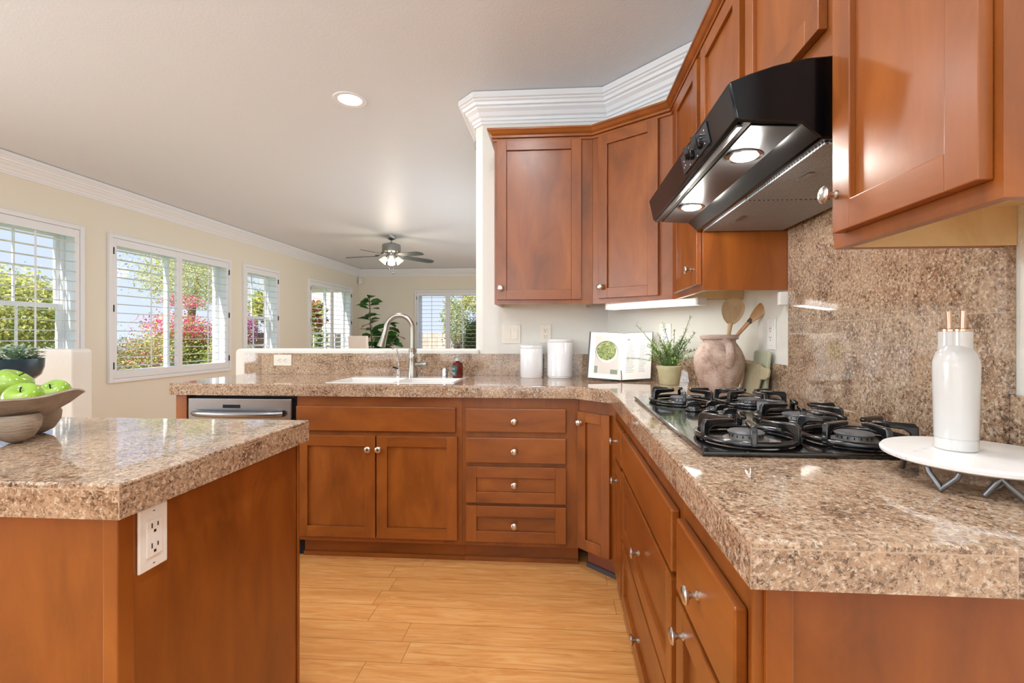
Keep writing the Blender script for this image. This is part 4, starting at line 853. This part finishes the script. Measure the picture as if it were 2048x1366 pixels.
rs = random.Random(11); mb = MB()
for i in range(620):
    a_ = rs.uniform(0, 2*PI); q_ = .138*math.sqrt(rs.random()); p = Vector((qx+q_*math.cos(a_), qy+q_*math.sin(a_), 1.025+rs.uniform(0, .085)*(1-(q_/.2)**2))); dv = Vector((math.cos(a_)+rs.gauss(0, .5), math.sin(a_)+rs.gauss(0, .5), rs.uniform(-.2, .9))); mb.leaf(p, dv, (0, 0, 1), rs.uniform(.026, .040), rs.uniform(.017, .026))
mb.build('leaves', SAGE, r, fix=False)

# ------------------------------------------------------------------ far room: chair and fig
hx, hy = -3.02, 7.05
r = thing('dining_chair', 'white upholstered high-back chair in the far room, seen over the half wall', 'chair', (hx, hy, 0))
mb = MB(); mb.box((hx-.20, hy-.02, .44), (hx+.20, hy+.46, .54)); mb.build('seat', LINEN, r, bevel=.03, seg=3)
mb = MB(); mb.hexa([(hx-.14, hy-.09, .50), (hx+.14, hy-.09, .50), (hx+.14, hy-.015, .50), (hx-.14, hy-.015, .50), (hx-.145, hy-.16, 1.16), (hx+.145, hy-.16, 1.16), (hx+.145, hy-.09, 1.16), (hx-.145, hy-.09, 1.16)]); mb.build('backrest', LINEN, r, bevel=.012, seg=3)
for sx2, sy2 in ((-.17, .02), (.17, .02), (-.17, .42), (.17, .42)):
    mb = MB(); mb.tube([(hx+sx2, hy+sy2, .44), (hx+sx2, hy+sy2, 0)], [.022, .014], 8); mb.build('leg', LEGW, r)
fx, fy = -3.72, 9.35
r = thing('fiddle_leaf_fig', 'tall fiddle leaf fig with glossy leaves in the far room corner', 'potted plant', (fx, fy, 0))
mb = MB(); mb.lathe([(0, 0), (.17, 0), (.20, .36), (.185, .365), (.17, .33), (0, .33)], (fx, fy, 0), 28); mb.build('planter', TRIM, r, smooth=40)
rs = random.Random(5); mb = MB(); ml = MB()
stems = [[(fx-.02, fy, .33), (fx-.06, fy, .9), (fx-.10, fy, 1.4), (fx-.12, fy, 1.92)], [(fx+.04, fy, .33), (fx+.10, fy+.03, .8), (fx+.20, fy, 1.12), (fx+.30, fy, 1.42)], [(fx, fy-.03, .33), (fx+.22, fy-.05, .8), (fx+.46, fy-.05, 1.15)]]
for st in stems:
    mb.tube(st, .011, 7); P = [Vector(p) for p in st]
    segs = []
    for a_, b_ in zip(P, P[1:]): segs += [a_.lerp(b_, t) for t in [i/7 for i in range(7)]]
    for i, p in enumerate(segs[3:]+[P[-1]]):
        if p.z < .75: continue
        for k in range(2):
            ang = i*2.4+k*PI+rs.uniform(-.4, .4); dv = Vector((math.cos(ang), math.sin(ang)*.8, rs.uniform(-.25, .45))); ml.leaf(p, dv, (rs.gauss(0, .45), rs.gauss(-.35, .45), 1), rs.uniform(.20, .30), rs.uniform(.13, .19), droop=.25, fold=.08)
mb.build('stems', FIGST, r, smooth=60); ml.build('leaves', FIG, r, fix=False)

# ------------------------------------------------------------------ garden
GZ = -.35
LAWN = leafm('lawn_green', (110, 130, 60), (160, 166, 90)); mb = MB(); mb.box((-40, -12, GZ-.1), (XL-.2, 40, GZ)); mb.box((XL-.2, YF+.25, GZ-.1), (30, 40, GZ)); tag(mb.build('ground', LAWN), kind='structure')
G1 = leafm('hedge_leaf', (126, 146, 72), (186, 194, 112), .6, .5); G2 = leafm('sunlit_leaf', (192, 190, 96), (234, 226, 146), .6, .5); G3 = leafm('olive_leaf', (164, 170, 122), (208, 210, 168), .6, .45)
PINK = leafm('bougainvillea_bract', (216, 56, 116), (244, 110, 156), .6, .4); PURP = leafm('purple_bract', (186, 112, 176), (216, 150, 200), .6, .3); REDL = leafm('red_leaf', (150, 54, 40), (176, 96, 60), .5, .2)
BAN = leafm('banana_leaf', (176, 190, 40), (222, 214, 80), .4, .35); BARK = plain('tree_bark', (136, 112, 92), .9, noise=.2, nscale=12)
def cloud(mb, c, rad, n, size, mats, rs, hollow=.35, drop=0):
    n = int(n*3.4); size *= .52
    tot = sum(w for _, w in mats); c = Vector(c); cl = [Vector((rs.gauss(0, .5), rs.gauss(0, .5), rs.gauss(0, .5))) for _ in range(14)]
    for i in range(n):
        v = Vector((rs.gauss(0, 1), rs.gauss(0, 1), rs.gauss(0, 1))).normalized()*(hollow+(1-hollow)*rs.random()**.5)
        k = cl[rs.randrange(14)]; v = v*.72+k*.42*rs.random()
        p = c+Vector((v.x*rad[0], v.y*rad[1], v.z*rad[2])); x = rs.random()*tot
        for m, w in mats:
            x -= w
            if x <= 0: break
        d_ = Vector((rs.gauss(0, 1), rs.gauss(0, 1), rs.gauss(-drop, .7))).normalized(); sd_ = d_.cross(Vector((rs.gauss(0, 1), rs.gauss(0, 1), rs.gauss(0, 1)))).normalized(); s_ = size*rs.uniform(.6, 1.3)
        q = [p, p+d_*s_*.5+sd_*s_*.28, p+d_*s_, p+d_*s_*.5-sd_*s_*.28]; mb.face([mb.bm.verts.new(t) for t in q], m)
def plant(name, label, cat, base, crowns, trunk, seed, group=None):
    rs = random.Random(seed); r = thing(name, label, cat, base, group); mb = MB()
    for c, rad, n, size, mats, *k in crowns: cloud(mb, c, rad, n, size, mats, rs, **(k[0] if k else {}))
    mb.build('foliage', None, r, fix=False)
    mb = MB()
    for pts, ra in trunk: mb.tube(pts, ra, 8)
    mb.build('trunk', BARK, r, smooth=60)
plant('shade_tree', 'yellow-green tree seen through the leftmost window', 'tree', (-10.4, 8.0, GZ), [((-10.4, 8.0, 1.5), (1.5, 1.7, 1.1), 6500, .14, [(G2, 5), (G1, 2), (G3, 2)]), ((-9.6, 7.0, .5), (.9, 1.3, .6), 2500, .13, [(G2, 4), (G1, 3)])], [([(-10.4, 8.0, GZ), (-10.3, 8.2, .7), (-10.6, 8.0, 1.6)], [.14, .10, .05])], 21)
plant('banana_plant', 'bright yellow banana leaves low in the leftmost window', 'plant', (-7.9, 6.2, GZ), [((-7.9, 6.2, .2), (.3, .5, .3), 200, .12, [(G1, 1)])], [([(-7.9, 6.2, GZ), (-7.9, 6.2, .35)], .05)], 22)
rs = random.Random(4); mb = MB()
for i in range(9):
    a_ = i*.7; mb.leaf((-7.9, 6.2, .3), (math.cos(a_)*.8, math.sin(a_), .9), (0, 0, 1), rs.uniform(.7, 1.0), .26, droop=.5)
bp = [o for o in COL.objects if o.name.startswith('banana_plant')][0]; mb.build('leaves', BAN, bp, fix=False)
plant('bougainvillea', 'pink flowering bougainvillea in the wide double window', 'bush', (-9.6, 11.2, GZ), [((-9.5, 11.3, .75), (.9, 1.3, .8), 4200, .11, [(G1, 5), (G2, 3)]), ((-9.3, 11.0, 1.4), (.8, 1.15, .45), 620, .11, [(PINK, 5), (G2, 3)]), ((-9.2, 11.6, 1.1), (.6, .9, .5), 420, .11, [(PINK, 3), (G1, 2)]), ((-9.4, 11.2, 2.0), (.5, .8, .22), 300, .10, [(PINK, 3), (G3, 2)])], [([(-9.3, 11.3, GZ), (-9.2, 11.3, .5), (-9.4, 11.3, 1.4)], [.12, .10, .04])], 23)
plant('pepper_tree', 'airy grey-green tree rising above the bougainvillea', 'tree', (-11.2, 13.6, GZ), [((-11.0, 13.6, 2.9), (1.6, 2.0, 1.2), 3200, .13, [(G3, 5), (G2, 2)], dict(drop=.6))], [([(-11.2, 13.6, GZ), (-11.1, 13.5, 1.5), (-11.0, 13.7, 3.0)], [.16, .12, .05])], 24)
plant('dense_shrub', 'dense green shrub at the lower right of the wide double window', 'bush', (-8.6, 11.4, GZ), [((-8.45, 11.45, .5), (.55, .8, .85), 5200, .10, [(G1, 6), (G2, 2)])], [([(-8.6, 11.4, GZ), (-8.6, 11.4, .4)], .05)], 25)
plant('dry_shrub', 'sparse tan shrub at the lower left of the wide double window', 'bush', (-9.0, 9.6, GZ), [((-9.0, 9.6, .55), (.8, 1.0, .75), 2300, .10, [(G3, 3), (G2, 3), (plain('dry_twig', (186, 150, 120), .8), 3), (PINK, .6)])], [([(-9.0, 9.6, GZ), (-9.0, 9.6, .4)], .03)], 26)
plant('frangipani_tree', 'slim tree with purple blossom in the narrow single window', 'tree', (-8.6, 13.2, GZ), [((-8.5, 13.2, 2.0), (.6, .6, .6), 520, .26, [(G1, 3), (G2, 4)]), ((-8.95, 13.05, 1.25), (.33, .4, .6), 1100, .12, [(PURP, 5), (G2, 1)])], [([(-8.4, 13.25, GZ), (-8.4, 13.3, .8), (-8.6, 13.2, 1.8)], [.09, .08, .04]), ([(-8.4, 13.3, .8), (-8.2, 13.3, 1.8)], [.06, .03])], 27)
plant('low_hedge', 'low clipped hedge across the bottom of the narrow single window', 'bush', (-7.45, 11.4, GZ), [((-7.45, 11.4, .3), (.34, .8, .5), 2600, .09, [(G1, 6), (G3, 2)])], [([(-7.45, 11.4, GZ), (-7.45, 11.4, .2)], .03)], 28)
plant('croton_shrub', 'red and green leaved shrub in the double window by the corner', 'bush', (-6.5, 12.2, GZ), [((-6.5, 12.2, 1.7), (.3, .4, .5), 420, .26, [(REDL, 4), (G1, 4), (G2, 1)]), ((-6.5, 12.2, 1.05), (.3, .4, .4), 360, .24, [(G1, 3), (G3, 2)])], [([(-6.5, 12.2, GZ), (-6.5, 12.2, 1.6)], [.04, .02])], 29)
plant('garden_tree', 'open leafy tree in the far end window', 'tree', (-2.7, 12.8, GZ), [((-2.85, 12.75, 1.6), (.5, .4, .8), 900, .12, [(G3, 5), (G1, 3)]), ((-2.25, 12.8, 2.15), (.6, .4, .5), 700, .12, [(G3, 5), (G2, 3)])], [([(-2.7, 12.8, GZ), (-2.75, 12.8, .8), (-2.8, 12.75, 1.9)], [.06, .05, .02])], 30)
plant('bamboo_clump', 'dense dark green clump at the right of the far end window', 'bush', (-2.1, 11.6, GZ), [((-2.08, 11.6, 1.0), (.34, .32, .75), 2000, .13, [(G1, 4), (leafm('dark_leaf', (62, 84, 50), (104, 124, 76)), 5)], dict(drop=.5))], [([(-2.2+.04*i, 11.6, GZ), (-2.25+.06*i, 11.6, .5), (-2.3+.09*i, 11.6, 1.3)], .012) for i in range(6)], 31)
FENCEM = wood('fence_wood', (10, 10, 1.2), (160, 142, 130), (186, 168, 156), (202, 186, 174), .8)
r = thing('garden_fence', 'pale brown board fence across the garden beyond the far wall', 'fence', (-4.5, 13.4, GZ))
mb = MB(); x = -9.0
while x < .5: mb.box((x, 13.40, GZ), (x+.138, 13.42, 1.24)); x += .145
mb.build('boards', FENCEM, r)
mb = MB(); mb.box((-9, 13.42, .95), (.5, 13.46, 1.04)); mb.box((-9, 13.42, .1), (.5, 13.46, .19)); mb.build('rails', FENCEM, r)
STUC = plain('white_stucco', (238, 232, 222), .8, noise=.03, nscale=30)
r = thing('neighbor_house', 'pale stucco house wall beyond the fence in the corner double window', 'house', (-9, 17.5, GZ))
mb = MB(); mb.box((-9.6, 16.5, GZ), (-6.1, 18.0, 3.0)); mb.build('walls', STUC, r)
mb = MB(); mb.prism([(16.2, 2.95), (18.3, 2.95), (17.25, 3.7)], lambda a, b, t: (t, a, b), -9.9, -6.0); mb.build('roof', plain('roof_tile', (176, 130, 106), .8, noise=.15, nscale=10), r)
